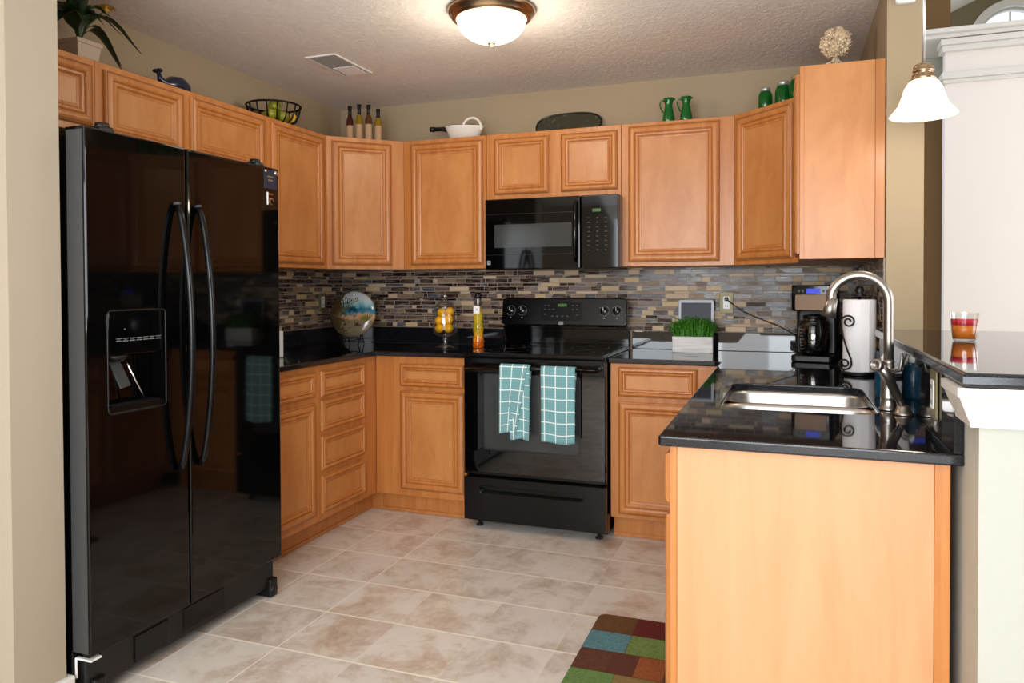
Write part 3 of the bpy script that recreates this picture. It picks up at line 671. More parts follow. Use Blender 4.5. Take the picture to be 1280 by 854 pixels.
# backguard
m_ = MB().prism([(-.010, .915), (-.064, .915), (-.064, .926), (-.056, .930), (-.056, 1.014), (-.064, 1.018), (-.064, 1.026), (-.010, 1.026)], -h+.004, h-.004, 'gloss_black', xf=Matrix(((0,0,1,0),(1,0,0,0),(0,1,0,0),(0,0,0,1))))
m_.build('backguard', t)
tilt = math.radians(9)
pl = rr(-h+.006, 1.028, h-.006, 1.186, .022, 5)
prof_ = []
XF = T(0, -.044, 1.10) @ R(-tilt, 'X') @ T(0, 0, -1.10)
m_ = MB().prism(pl, 0, .040, 'satin_black', .006, xf=XF @ FRONT); cp = m_.build('control_panel', t)
yf = -.0405
for x in (-h+.062, -h+.132, h-.134, h-.062):
    k_ = MB().lathe([(0,0), (.021,0), (.0205,.016), (.017,.019), (0,.019)], 'gloss_black', 28, XF @ T(x, yf, 1.112) @ R(PI/2, 'X')).box(x-.004, yf-.028, 1.094, x+.004, yf-.018, 1.130, 'gloss_black', .002, 2, XF).box(x-.001, yf-.0285, 1.110, x+.001, yf-.0281, 1.130, 'white_plastic', xf=XF)
    kn = k_.build('knob', t)
    mk = MB()
    for q in range(14):
        a = math.radians(-50+q*280/13); mk.box(-.0012, -.0005, .026, .0012, .0002, .0305, 'mark_grey', xf=XF @ T(x, yf-.0004, 1.112) @ R(a, 'Y'))
    mk.box(x-.004, yf-.0007, 1.068, x+.004, yf-.0002, 1.074, 'mark_grey', xf=XF).build('dial_marks', kn)
m_ = MB().box(-.130, yf-.0012, 1.055, .115, yf, 1.162, 'panel_black', xf=XF); pn = m_.build('display_panel', t)
m_ = MB().box(-.030, yf-.0022, 1.136, .024, yf-.0012, 1.152, 'display_green', xf=XF); m_.build('clock_display', pn)
m_ = MB()
for x, z in ((-.105,1.142),(-.085,1.142),(-.105,1.120),(-.078,1.120),(-.055,1.120),(.06,1.142),(.085,1.142),(.06,1.120),(.085,1.120),(-.105,1.092),(-.06,1.080),(-.03,1.080),(0,1.080),(.03,1.080),(.085,1.088)):
    MB().box(x-.006, yf-.0018, z-.0028, x+.006, yf-.0012, z+.0028, 'mark_dim', xf=XF).build('button', pn)
m_ = MB().box(-.022, yf-.0022, 1.032, .006, yf-.0002, 1.050, 'mark_grey', xf=XF)
m_.box(-.018, yf-.0028, 1.034, -.015, yf-.0022, 1.048, 'plastic_black', xf=XF).box(-.012, yf-.0028, 1.040, .003, yf-.0022, 1.042, 'plastic_black', xf=XF); m_.build('emblem', cp)
# oven door
m_ = MB().box(-h, -.634, .284, h, -.592, .892, 'satin_black', .006, 3).box(-h+.004, -.6362, .300, h-.004, -.6342, .815, 'glass_black', .001, 1)
od = m_.build('oven_door', t)
MB().prism(rr(-h+.115, .425, h-.135, .805, .02, 4), 0, .0008, 'window_grey', xf=T(0, -.6363, 0) @ FRONT).build('oven_window', od)
m_ = MB().prism(rr(-h+.105, .415, h-.125, .812, .02, 4), 0, .0005, 'plastic_black', xf=T(0, -.6362, 0) @ FRONT).build('window_border', od)
HZ = .848
m_ = MB().tube([(-h+.03, -.682, HZ), (0, -.684, HZ), (h-.03, -.682, HZ)], .0125, 'gloss_black', 16)
for x in (-h+.035, h-.035): m_.tube([(x, -.634, HZ), (x, -.684, HZ)], .012, 'gloss_black', 14)
m_.build('door_handle', od)
# storage drawer with recessed pull
m_ = MB(); dh = rr(-h+.085, .190, h-.115, .226, .018, 6)
zc_ = .208; up_p = sorted([p for p in dh if p[1] >= zc_-1e-6], key=lambda p: math.atan2(p[1]-zc_, p[0]+.015)); dn_p = sorted([p for p in dh if p[1] <= zc_+1e-6], key=lambda p: -math.atan2(p[1]-zc_, p[0]+.015))
xr_, xl_ = max(p[0] for p in dh), min(p[0] for p in dh)
up_p = [p for p in dh if p[1] >= zc_+1e-6]; up_p.sort(key=lambda p: -p[0]); dn_p = [p for p in dh if p[1] <= zc_-1e-6]; dn_p.sort(key=lambda p: p[0])
m_.prism([(-h,.270), (-h,zc_), (xl_,zc_)]+up_p[::-1]+[(xr_,zc_), (h,zc_), (h,.270)], 0, .026, 'satin_black', 0, xf=T(0, -.610, 0) @ FRONT)
m_.prism([(-h,.048), (h,.048), (h,zc_), (xr_,zc_)]+dn_p[::-1]+[(xl_,zc_), (-h,zc_)], 0, .026, 'satin_black', 0, xf=T(0, -.610, 0) @ FRONT)
m_.box(-h+.02, -.6095, .055, h-.02, -.594, .262, 'satin_black'); dw = m_.build('storage_drawer', t)
q_ = [(x, -.637, z) for x, z in dh]; MB().tube(q_+[q_[0]], .0035, 'gloss_black', 8, cap=False).build('pull_rim', dw)
for x in (-h+.06, h-.05):
    for y in (-.57, -.06): MB().lathe([(0,0), (.018,0), (.018,.008), (.008,.012), (.008,.030), (0,.030)], 'rubber', 16, T(x, y, .0005)).build('foot', t)

# ------------------------------------------------------------------ microwave
t = thing('microwave', 'black over-the-range microwave oven under the low wall cabinet', 'microwave', (1.545, -.02, 1.352))
hx_ = .370; mh = .384
MB().box(-hx_, -.350, .006, hx_+.003, 0, mh, 'satin_black', .003).box(-hx_+.02, -.345, 0, hx_-.02, -.02, .0058, 'plastic_black').build('body', t)
m_ = MB().box(-hx_, -.383, 0, .168, -.351, mh, 'gloss_black', .006, 3); md = m_.build('door', t)
MB().box(-.315, -.3838, .118, .122, -.3832, .244, 'window_grey').build('door_window', md)
m_ = MB()
for z in (.078, .300): m_.box(-hx_+.004, -.3836, z, .160, -.3830, z+.0016, 'plastic_black')
m_.build('trim_lines', md)
m_ = MB().tube([(.150,-.383,.040), (.150,-.412,.060), (.150,-.420,.19), (.150,-.412,.335), (.150,-.383,.352)], .011, 'gloss_black', 12); m_.build('door_handle', md)
m_ = MB().box(-hx_+.012, -.3838, .026, -hx_+.032, -.3830, .048, 'mark_grey').box(-hx_+.016, -.3842, .035, -hx_+.029, -.3838, .038, 'plastic_black'); m_.build('emblem', md)
m_ = MB().box(.172, -.383, 0, hx_+.003, -.351, mh, 'gloss_black', .006, 3); cp = m_.build('control_panel', t)
m_ = MB().box(.235, -.3838, .296, .280, -.3832, .312, 'display_green'); m_.build('clock_display', cp)
for c_i in range(3):
    m_ = MB()
    for r_i in range(8): m_.box(.210+c_i*.045, -.3836, .262-r_i*.024, .222+c_i*.045, -.3832, .267-r_i*.024, 'mark_faint')
    m_.build('button_marks', cp)

# ------------------------------------------------------------------ towels on the oven handle
def towel(name, label, x0, x1, zb, seed, fold=False):
    r = random.Random(seed); t = thing(name, label, 'towel', ((x0+x1)/2, -.714, HZ), 0, None)
    hw = (x1-x0)/2; rad = .0155
    def sheet(nm, xa, xb, zf, zbk, off, sl0, sl1, curl):
        bm = bmesh.new(); uvl = bm.loops.layers.uv.new('UVMap'); nx = 22; path = []
        n1 = 26
        for k in range(n1): path.append((-(rad+off), zf*(1-k/n1), 1))
        for k in range(9): a = PI-PI*k/8; path.append(((rad+off)*math.cos(a), (rad+off)*math.sin(a)*.95, 0))
        for k in range(1, 9): path.append(((rad+off), zbk*k/8, 2))
        # arc length
        ss = [0]
        for p, q in zip(path, path[1:]): ss.append(ss[-1]+math.hypot(q[0]-p[0], q[1]-p[1]))
        grid = []
        for (py, pz, reg), s_ in zip(path, ss):
            row = []
            for i in range(nx+1):
                u = i/nx; d = max(0, -pz)/abs(zf); x = xa+(xb-xa)*u+(sl0*(1-u)+sl1*u)*d
                wv = .006*math.sin(u*PI*curl+seed)*d+.003*math.sin(u*9+d*3+seed)*d
                dy = -wv if reg == 1 else 0
                if reg == 1: dy -= .004*d
                if reg == 2: x *= 1-.10*min(1, d*3)
                zz_ = pz-(.004*math.sin(u*7+seed)*d)
                row.append(bm.verts.new((x, py+dy, zz_)))
            grid.append(row)
        for a in range(len(grid)-1):
            for i in range(nx):
                f = bm.faces.new((grid[a][i], grid[a][i+1], grid[a+1][i+1], grid[a+1][i])); f.smooth = True
                for lp, (aa, ii) in zip(f.loops, ((a,i),(a,i+1),(a+1,i+1),(a+1,i))): lp[uvl].uv = (xa+(xb-xa)*ii/nx+1, ss[aa])
        me = bpy.data.meshes.new(nm); bm.to_mesh(me); bm.free(); me.materials.append(MAT['towel_plaid'])
        o = bpy.data.objects.new(nm, me); C.objects.link(o); o.parent = t
        so = o.modifiers.new('s', 'SOLIDIFY'); so.thickness = .003; so.offset = 1
        return o
    if fold:
        sheet('lower_fold', -hw+.045, hw, -zb, -.28, 0.0, 0.010, 0.0, 2.2)
        sheet('upper_fold', -hw, hw-.012, -(zb-.030), -.20, .0045, 0, -.055, 2.0)
    else:
        sheet('cloth', -hw, hw, -zb, -.30, 0, .003, 0, 1.6)
    return t
towel('dish_towel', 'teal plaid dish towel loosely folded, left one on the oven handle', 1.383, 1.540, .352, 1, True)
towel('dish_towel', 'teal plaid dish towel hanging flat, right one on the oven handle', 1.598, 1.773, .358, 4)

# ------------------------------------------------------------------ counter items, left to right
t = thing('speaker_box', 'small white box with a dark round front beside the refrigerator on the counter', 'box', (.30, -1.105, CT+.0005), math.radians(60))
MB().box(-.035, -.05, 0, .035, .05, .135, 'white_plastic', .006, 3).build('case', t); MB().lathe([(0,.004),(.016,.004),(.020,0)], 'bottle_amber', 24, T(.035, .015, .085) @ R(PI/2, 'Y')).build('round_front', t)
t = thing('decorative_plate', 'round plate painted with a palm beach scene, leaning on a stand in the corner', 'plate', (.245, -.27, CT), math.radians(14))
XFp = T(0, 0, .186) @ R(math.radians(-12), 'X')
m_ = MB().lathe([(0,.010), (.09,.008), (.135,-.002), (.1425,-.007), (.1435,-.0045), (.136,.002), (.09,.012), (0,.014)], 'plate_paint', 56)
o = m_.build('plate_body', t); o.matrix_local = T(0, 0, .190) @ R(math.radians(-12), 'X') @ Matrix.Identity(4); o.data.transform(R(PI/2, 'X'))
pt = MB(); pa = lambda x, z: Vector((x, -.0150, z))
def blade(p, a, ln, wd, mat):
    p = Vector((p[0], -.0149, p[1])); d = Vector((math.cos(a), 0, math.sin(a))); sd = Vector((-d.z, 0, d.x))
    rr_ = lambda q: Vector((q.x, -.0147+min(1, (q.x**2+q.z**2)/.0205)*.0060 if (q.x**2+q.z**2) > .006 else -.0147+(q.x**2+q.z**2)*.29, q.z))
    q = [p-sd*wd*.3, p+d*ln*.5-sd*wd, p+d*ln, p+d*ln*.5+sd*wd]; pt.quad(*[rr_(x_) for x_ in q], mat)
for k in range(13):
    u = k/12; px_, pz_ = -.112+.135*u, -.004+.088*u+.010*math.sin(u*3)
    blade((px_, pz_), math.radians(115-55*u), .050*(1-.5*u), .0035, 'frond_dark'); blade((px_, pz_), math.radians(-35+30*u), .040*(1-.5*u), .0035, 'frond_olive')
for k in range(7): blade((.004, .022), math.radians(-20+37*k), .034, .004, 'frond_navy')
for k in range(6): blade((.004+.0035*k, .020-.0145*k), math.radians(-76), .020, .0016, 'frond_dark')
for k in range(9): blade((.038+.004*math.cos(k), -.078), math.radians(10+20*k), .030, .003, 'frond_dark')
for k in range(7): blade((.092, -.050), math.radians(50+16*k), .062, .005, 'frond_olive')
o = pt.build('painted_palms', t); o.matrix_local = T(0, 0, .190) @ R(math.radians(-12), 'X')
m_ = MB()
for x in (-.045, .045): m_.tube([(x, -.045, .055), (x, -.045, .044), (x, .01, .042), (x, .05, .10)], .003, 'iron', 8).tube([(x, .01, .042), (x, -.035, .003)], .003, 'iron', 8).tube([(x, .03, .075), (x, .085, .003)], .003, 'iron', 8)
m_.tube([(-.045, .01, .042), (.045, .01, .042)], .003, 'iron', 8).build('stand', t)
# apothecary jar with lemons
JX, JY = .862, -.262
t = thing('apothecary_jar', 'clear footed glass jar with a pointed lid, full of lemons', 'jar', (JX, JY, CT+.0005))
MB().lathe([(0,0), (.056,0), (.057,.003), (.030,.008), (.012,.018), (.010,.030), (.015,.042), (.011,.052), (.014,.058), (.045,.068), (.066,.085), (.070,.110), (.069,.200), (.061,.222), (.059,.228)], 'glass', 40).build('jar_body', t)
MB().lathe([(.064,.229), (.066,.232), (.060,.240), (.050,.252), (.024,.272), (.010,.280), (.008,.288), (.014,.298), (.010,.312), (.003,.325), (0,.327)], 'glass', 40).build('lid', t)
lem = MB().lathe([(0,-.0385), (.005,-.037), (.009,-.033), (.020,-.027), (.0275,-.012), (.029,0), (.0275,.012), (.020,.027), (.010,.033), (.006,.0385), (0,.040)], 'lemon', 24).build('lemon')
LM = [((-.026,-.020,.112), (80,20,10), 'lowest lemon at the left in the glass jar'), ((.030,-.012,.113), (85,-30,40), 'lowest lemon at the right in the glass jar'), ((-.030,-.014,.158), (60,10,60), 'middle lemon at the left side of the glass jar'),
      ((.029,-.010,.164), (15,15,0), 'upright middle lemon at the right side of the glass jar'), ((-.012,-.018,.204), (75,40,20), 'topmost lemon at the left in the glass jar'), ((.024,.020,.208), (50,-30,80), 'topmost lemon at the right in the glass jar'), ((.0,.034,.150), (70,0,90), 'lemon at the back of the glass jar, behind the others')]
for k, (p, e, lb_) in enumerate(LM):
    o = lem if k == 0 else lem.copy()
    if k: C.objects.link(o)
    o.location = (JX+p[0]*.98, JY+p[1], CT+p[2]); o.rotation_euler = [math.radians(q) for q in e]; o.scale = (.90, .90, .82)
    tag(o, lb_, 'lemon', 'lemons in the glass jar')
# infused oil bottle
t = thing('oil_bottle', 'tall slim glass bottle of orange and yellow peppers in oil, left of the stove', 'bottle', (1.073, -.262, CT+.0005))
MB().lathe([(0,0), (.030,0), (.033,.006), (.031,.05), (.026,.075), (.031,.105), (.030,.135), (.025,.155), (.026,.20), (.016,.235), (.013,.245), (0,.245)], 'infused_oil', 28).build('bottle_body', t)
MB().lathe([(.0135,.244), (.0155,.25), (.0165,.285), (.014,.290), (0,.290)], 'nickel', 24).build('neck', t)
MB().lathe([(0,.288), (.020,.288), (.022,.296), (.021,.310), (.012,.318), (0,.319)], 'cap_black', 24).build('stopper', t)
MB().box(-.018, -.029, .200, .020, -.0268, .245, 'paper', .001).box(.0, -.0296, .220, .005, -.029, .226, 'cap_black').build('neck_tag', t)
# grass planter and tablet-like frame behind it
t = thing('grass_planter', 'bushy green artificial grass in a white rectangular planter on the counter', 'plant', (2.268, -.165, CT+.0005))
MB().prism(rr(-.105, -.040, .105, .040, .004, 2), 0, .085, 'whitewash', .002).box(-.098, -.034, .085, .098, .034, .0855, 'soil').build('planter_box', t)
m_ = MB(); gb = bmesh.new()
for k in range(900):
    x = rnd.uniform(-.098, .098); y = rnd.uniform(-.036, .036); hgt = rnd.uniform(.060, .112)*(1-.32*abs(x/.1)**3); a = rnd.uniform(0, 2*PI); lean = rnd.uniform(0, .035)
    dx_, dy_ = math.cos(a)*lean+x*.22, math.sin(a)*lean+y*.35; wv = .0022; px_, py_ = math.cos(a+H)*wv, math.sin(a+H)*wv
    b0 = gb.verts.new((x-px_, y-py_, .083)); b1 = gb.verts.new((x+px_, y+py_, .083))
    c0 = gb.verts.new((x+dx_*.4-px_*1.3, y+dy_*.4-py_*1.3, .083+hgt*.55)); c1 = gb.verts.new((x+dx_*.4+px_*1.3, y+dy_*.4+py_*1.3, .083+hgt*.55)); tp = gb.verts.new((x+dx_, y+dy_, .083+hgt))
    gb.faces.new((b0,b1,c1,c0)); gb.faces.new((c0,c1,tp))
    if k % 2 == 0:
        lx, ly, lz = x+dx_*.7, y+dy_*.7, .083+hgt*rnd.uniform(.6, 1.0); s_ = rnd.uniform(.006, .011)
        v_ = [gb.verts.new((lx+s_*math.cos(a+q), ly+s_*math.sin(a+q)*.7, lz+rnd.uniform(-.005,.005))) for q in (0, 1.6, 3.1, 4.7)]; gb.faces.new(v_)
m_.merge(gb, 'grass'); m_.build('grass_blades', t)
t = thing('tablet_frame', 'small grey-framed dark screen leaning on the backsplash behind the grass planter', 'frame', (2.272, -.052, CT+.105))
XF2 = R(math.radians(-6), 'X')
t.location.z = CT+.0005; t.location.y = -.075
m_ = MB().prism(rr(-.094, .0, .094, .278, .008, 3), 0, .010, 'frame_silver', .002, xf=XF2 @ FRONT); m_.build('frame_border', t)
MB().box(-.080, -.0112, .02, .080, -.0102, .262, 'screen_dark', xf=XF2).build('screen', t)
# outlets
def outlet(loc, rz, label, wide=False, lit='white_plastic'):
    t = thing('wall_outlet', label, 'outlet', loc, rz)
    MB().prism(rr(-.036, -.058, .036, .058, .006, 3), 0, .006, 'outlet_brass', .002, xf=FRONT).build('cover_plate', t)
    m_ = MB().prism(rr(-.017, -.034, .017, .034, .004, 3), 0, .0082, lit, .001, xf=FRONT); rc = m_.build('receptacle', t)
    for z in (-.018, .018): MB().box(-.008, -.0088, z-.005, -.0055, -.0081, z+.005, 'plastic_black').box(.0055, -.0088, z-.005, .008, -.0081, z+.005, 'plastic_black').build('slots', rc)
    return t
outlet((.0088, -.243, 1.166), H, 'brass-coloured wall outlet in the left wall tiles beside the painted plate', lit='white_plastic')
outlet((2.427, -.0088, 1.166), 0, 'brass-coloured wall outlet with the coffee maker cord plugged in')
outlet((W-.0212, -2.262, 1.003), -H, 'brass-coloured outlet in the black granite riser under the bar top')
m_ = MB().box(2.418, -.044, 1.176, 2.438, -.0180, 1.196, 'plastic_black', .004)
m_.tube([(2.430,-.040,1.184), (2.46,-.05,1.160), (2.52,-.05,1.115), (2.62,-.06,1.075), (2.70,-.09,1.045), (2.76,-.16,1.015), (2.80,-.24,.985)], .0030, 'plastic_black', 8)
o = recenter(m_.build('power_cord'), (2.6, -.06, 1.09)); tag(o, 'thin black power cord running from the outlet to the coffee maker', 'cord')
# coffee maker
t = thing('coffee_maker', 'black and steel drip coffee maker with blue clock display', 'coffee maker', (2.862, -.43, CT+.0005), math.radians(-11))
t.scale = (.96, 1.0, 1.0)
MB().prism(rr(-.095, -.12, .095, .12, .025, 5), 0, .030, 'plastic_black', .006).build('base', t)
MB().prism(rr(-.095, .02, .095, .12, .02, 5), .030, .355, 'plastic_black', .006).build('tank', t)
m_ = MB().prism(rr(-.095, -.115, .095, .0195, .025, 5), .235, .355, 'gloss_black', .006); hd = m_.build('brew_head', t)
MB().prism(rr(-.074, .238, .070, .312, .008, 3), 0, .004, 'coffee_steel', .0015, xf=T(0, -.1150, 0) @ FRONT).build('steel_front', hd)
MB().box(-.082, -.1205, .312, .082, -.1195, .343, 'gloss_black').box(-.022, -.1212, .317, .040, -.1205, .339, 'display_blue').build('clock_display', hd)
for x in (-.055, -.038, .055, .070): MB().box(x-.005, -.1212, .322, x+.004, -.1205, .333, 'mark_dim').build('button', hd)
m_ = MB().lathe([(0,.032), (.058,.032), (.068,.045), (.072,.09), (.070,.15), (.056,.190), (.054,.200)], 'carafe_glass', 36, T(0, -.045, 0)); cf = m_.build('carafe', t)
MB().lathe([(.0, .2005), (.052,.2005), (.050,.214), (0,.222)], 'plastic_black', 28, T(0,-.045,0)).build('carafe_lid', cf)
MB().lathe([(.0725,.168), (.0705,.172), (.0612,.186), (.064,.190)], 'plastic_black', 36, T(0,-.045,0)).build('carafe_band', cf)
m_ = MB()
for k in range(7): m_.box(-.052, -.112+.002*k*0, .06+k*.015, -.040+(.006 if k%3==0 else 0), -.1105, .0615+k*.015, 'mark_grey')
m_.build('level_marks', cf)
MB().tube([(0.02,-.10,.195), (.045,-.155,.19), (.05,-.165,.14), (.04,-.150,.08), (.025,-.12,.07)], .009, 'plastic_black', 12).build('carafe_handle', cf)
# paper towel holder and roll
PX, PY = 3.003, -.985
t = thing('paper_towel_holder', 'black wrought iron paper towel holder with scrolls on the counter', 'holder', (PX, PY, CT+.0005))
m_ = MB().lathe([(0,0), (.066,0), (.068,.006), (.060,.012), (0,.012)], 'iron', 40).build('base', t)
MB().tube([(0,0,.01), (0,0,.318)], .006, 'iron', 12).build('post', t)
MB().lathe([(0,.308), (.022,.308), (.024,.314), (.012,.320), (.018,.334), (.012,.348), (0,.352)], 'plastic_black', 24).build('finial', t)
def scroll(cx, cz, r0, turns, start, sgn):
    pts = []
    n = int(28*turns)
    for k in range(n+1):
        a = start+sgn*2*PI*turns*k/n; r = r0*(1-.72*k/n); pts.append((cx+r*math.cos(a), 0, cz+r*math.sin(a)))
    return pts
m_ = MB(); A = T(-.066, -.064, 0)
up_ = scroll(.022, .212, .026, 1.5, PI, -1); dn = scroll(.008, .047, .025, 1.5, 0, -1)
m_.tube(up_[::-1]+[(-.002, 0, .19), (.004, 0, .15), (.018, 0, .10), (.0315, 0, .065)]+dn, .0035, 'iron', 8, xf=A); m_.tube([(0.0,0,.012), (-.064,-.062,.006), (-.060,-.063,.022)], .0035, 'iron', 8); m_.build('scroll_arm', t)
m_ = MB().tube([(.0,.0,.012), (.074,.01,.01), (.074,.01,.28)], .0035, 'iron', 8).sphere((.074,.01,.285), .010, 'chrome').tube(scroll(.060, .09, .016, 1.3, 0, 1), .003, 'iron', 8).build('side_arm', t)
o = MB().lathe([(.019,.0), (.058,.0), (.0600,.003), (.0600,.281), (.058,.284), (.019,.284), (.019,.0)], 'paper', 48).box(-.001,-.0605,.004,.03,-.0585,.280,'paper').build('paper_towel_roll')
o.location = (PX, PY, CT+.014); tag(o, 'white paper towel roll standing on the wrought iron holder', 'paper towel')
# candle on the bar
t = thing('candle', 'layered red and orange candle in a flared clear glass cup on the bar', 'candle', (3.226, -1.700, 1.0935))
MB().lathe([(0,0), (.026,0), (.030,.003), (.034,.030), (.0385,.082)], 'glass_clear_sim', 40).build('glass_cup', t)
MB().lathe([(0,.006), (.0290,.0062), (.0325,.030), (.0340,.046), (0,.046)], 'wax_orange', 36).build('orange_wax', t)
MB().lathe([(0,.0462), (.0341,.0462), (.0358,.064), (0,.064)], 'wax_red', 36).build('red_wax', t)
MB().tube([(0,0,.064), (0,0,.069)], .0008, 'cap_black', 6).lathe([(0,.068), (.0035,.072), (.003,.077), (0,.086)], 'flame', 12).build('wick', t)

# ------------------------------------------------------------------ floor mat
t = thing('kitchen_mat', 'patchwork kitchen floor mat in brown, red, green and blue squares', 'mat', (2.068, -1.458, .0005))
MB().prism(rr(0, -.86, .47, 0, .03, 5), 0, .009, 'mat_backing', .002).build('mat_body', t)
cm = [[((112,80,48),.148), ((108,38,44),.47)], [((98,150,160),.150), ((124,152,86),.47)], [((106,68,54),.118), ((104,60,50),.205), ((168,96,56),.30), ((108,70,50),.47)], [((112,152,88),.15), ((150,128,80),.30), ((98,150,160),.47)], [((108,38,44),.2), ((112,80,48),.47)], [((98,150,160),.15), ((112,152,88),.47)]]
mv, mf, mc = [], [], []; yy_ = -.0
for rw, cells in enumerate(cm):
    y0_, y1_ = -.143*rw-.0015, -.143*(rw+1)+.0015; xa_ = .0015
    for c_, xb_ in cells:
        if rw == 0 and xa_ < .01: q_ = [(xa_, y1_), (xb_, y1_), (xb_, y0_), (xa_+.03, y0_), (xa_+.009, y0_-.009), (xa_, y0_-.03)]
        else: q_ = [(xa_, y1_), (xb_-.0015, y1_), (xb_-.0015, y0_), (xa_, y0_)]
        n0_ = len(mv); mv += [(x, y, .0093) for x, y in q_]; mf.append(tuple(range(n0_, len(mv)))); mc += [hx(*c_)]*len(q_); xa_ = xb_
me = bpy.data.meshes.new('patches'); me.from_pydata(mv, [], mf); ca = me.color_attributes.new('tile_colour', 'FLOAT_COLOR', 'CORNER')
for i, c in enumerate(mc): ca.data[i].color = c
me.materials.append(MAT['patch_mat']); o = bpy.data.objects.new('patches', me); C.objects.link(o); o.parent = t

# ------------------------------------------------------------------ things on top of the cabinets
TZ = UT+.0005
def leaf(mb, base, az_, length, width, rise, droop, mat='leaf', n=9):
    pts = []; d = Vector((math.cos(az_), math.sin(az_), 0)); sd = Vector((-d.y, d.x, 0)); t = bmesh.new(); prev = None
    for k in range(n+1):
        u = k/n; p = Vector(base)+d*length*u*(.35+.65*u)+Vector((0,0, rise*math.sin(PI*min(1, u*1.1)/1.6)-droop*u**2.6)); wv = width*max(.10, math.sin(PI*min(.995, .08+.92*u))**.8) if u > .25 else width*(.10+.6*u)
        fold = Vector((0,0,.25*wv)); row = [t.verts.new(p-sd*wv+fold), t.verts.new(p), t.verts.new(p+sd*wv+fold)]
        if prev:
            t.faces.new((prev[0], prev[1], row[1], row[0])); t.faces.new((prev[1], prev[2], row[2], row[1]))
        prev = row
    mb.merge(t, mat, True)
t = thing('potted_lily', 'potted calla lily with dark green leaves and a yellow flower, above the refrigerator', 'plant', (.19, -2.105, TZ))
m_ = MB(); tb = bmesh.new()
for z, s_ in ((0, .050), (.085, .062), (.085, .068), (.098, .068), (.098, .058), (.090, .056)):
    pass
rings = []
for s_, z in ((.042,0), (.052,.072), (.056,.073), (.056,.088), (.050,.088), (.048,.080)):
    rings.append([tb.verts.new((x*s_, y*s_, z)) for x, y in ((-1,-1),(1,-1),(1,1),(-1,1))])
for a, b in zip(rings, rings[1:]):
    for k in range(4): tb.faces.new((a[k], a[(k+1)%4], b[(k+1)%4], b[k]))
tb.faces.new(rings[0][::-1]); tb.faces.new(rings[-1]); m_.merge(tb, 'stone_beige'); o = m_.build('pot', t)
MB().box(-.045,-.045,.0805,.045,.045,.0815,'soil').build('soil', o)
m_ = MB()
for az_, ln, wd, rs, dp in ((1.35,.25,.020,.17,.13), (1.6,.20,.018,.13,.15), (1.25,.16,.028,.10,.16), (-1.5,.14,.036,.11,.04), (-2.0,.16,.032,.15,.05), (-1.2,.17,.034,.13,.10), (2.6,.12,.030,.16,.02), (.3,.10,.026,.14,.06), (-.5,.12,.032,.13,.08), (1.0,.11,.026,.16,.02), (-1.7,.10,.034,.19,.0), (2.1,.12,.026,.18,.02), (-2.6,.13,.032,.15,.05), (-.9,.09,.030,.20,.02), (1.5,.08,.024,.14,.0), (-1.4,.20,.030,.16,.12), (.8,.15,.026,.14,.08), (0,.05,.026,.18,0)):
    leaf(m_, (0,0,.08), az_, ln, wd, rs, dp)
m_.build('leaves', t)
m_ = MB()
for dx_, dy_, z in ((.02,.100,.240), (-.01,-.01,.24), (.0,-.05,.22)): m_.tube([(0,0,.09), (dx_*.3,dy_*.3,.16), (dx_,dy_,z)], .0035, 'stem_green', 8)
m_.build('stems', t)
for c in ((.02,.105,.245), (.0,-.01,.262)):
    m_ = MB()
    for k in range(14):
        a = 2*PI*k/14; leaf(m_, c, a, .040, .010, .018, .012, 'petal', 4)
    m_.sphere(c, .010, 'petal').build('flower', t)
# whale figurine
t = thing('whale_figurine', 'small dark blue glazed whale figurine on top of the cabinets', 'figurine', (.17, -1.612, TZ), H)
m_ = MB().tube([(-.085,0,.082), (-.076,0,.056), (-.052,0,.044), (-.01,0,.050), (.03,0,.052), (.065,0,.042), (.094,0,.026)], [.009,.013,.020,.036,.041,.034,.010], 'whale_blue', 20)
m_.build('body', t)
m_ = MB().sphere((-.090,.010,.090), .015, 'whale_blue', (.8,1.1,.6), xf=None).sphere((-.090,-.010,.090), .015, 'whale_blue', (.8,1.1,.6)).build('tail_fluke', t)
MB().sphere((.02,0,.020), .05, 'white_ceramic', (1.1,.62,.38)).build('belly', t)
# wire fruit basket
BX, BY = .165, -.905
t = thing('wire_fruit_basket', 'black wire bowl of green and yellow fruit on top of the left cabinets', 'basket', (BX, BY, TZ))
m_ = MB(); rp = lambda r, z, n=48: [(r*math.cos(2*PI*k/n), r*math.sin(2*PI*k/n), z) for k in range(n+1)]
Rb = .140
m_.tube(rp(Rb, .112), .0055, 'iron', 8, cap=False).build('rim', t)
m_ = MB().tube(rp(.055, .005), .004, 'iron', 8, cap=False); m_.build('base_ring', t)
for k in range(16):
    a = 2*PI*k/16; pts = [(r*math.cos(a), r*math.sin(a), z) for r, z in ((.055,.006), (.085,.014), (.115,.035), (.130,.068), (Rb,.112))]; MB().tube(pts, .0042, 'iron', 6).build('rib', t)
ap = MB().lathe([(0,-.026), (.012,-.030), (.028,-.020), (.034,0), (.030,.020), (.016,.029), (.005,.024), (0,.022)], 'apple_green', 24).build('apple')
MB().tube([(0,0,.022), (.003,0,.036)], .0015, 'cap_black', 6).build('stem', ap)
for k, (x, y, z, lb_) in enumerate(((.040,-.066,.052,'green apple in front in the wire bowl, nearest the refrigerator'), (.050,.008,.056,'green apple at the middle front of the wire bowl'), (-.03,-.02,.050,'green apple at the back of the wire bowl'), (.012,-.012,.108,'green apple on top of the heap in the wire bowl'))):
    if k == 0: o = ap
    else:
        o = ap.copy(); C.objects.link(o)
        for ch in ap.children: c_ = ch.copy(); C.objects.link(c_); c_.parent = o
    o.location = (BX+x, BY+y, TZ+z); o.rotation_euler = (.3*k, .2, k); tag(o, lb_, 'apple', 'green apples in the wire bowl')
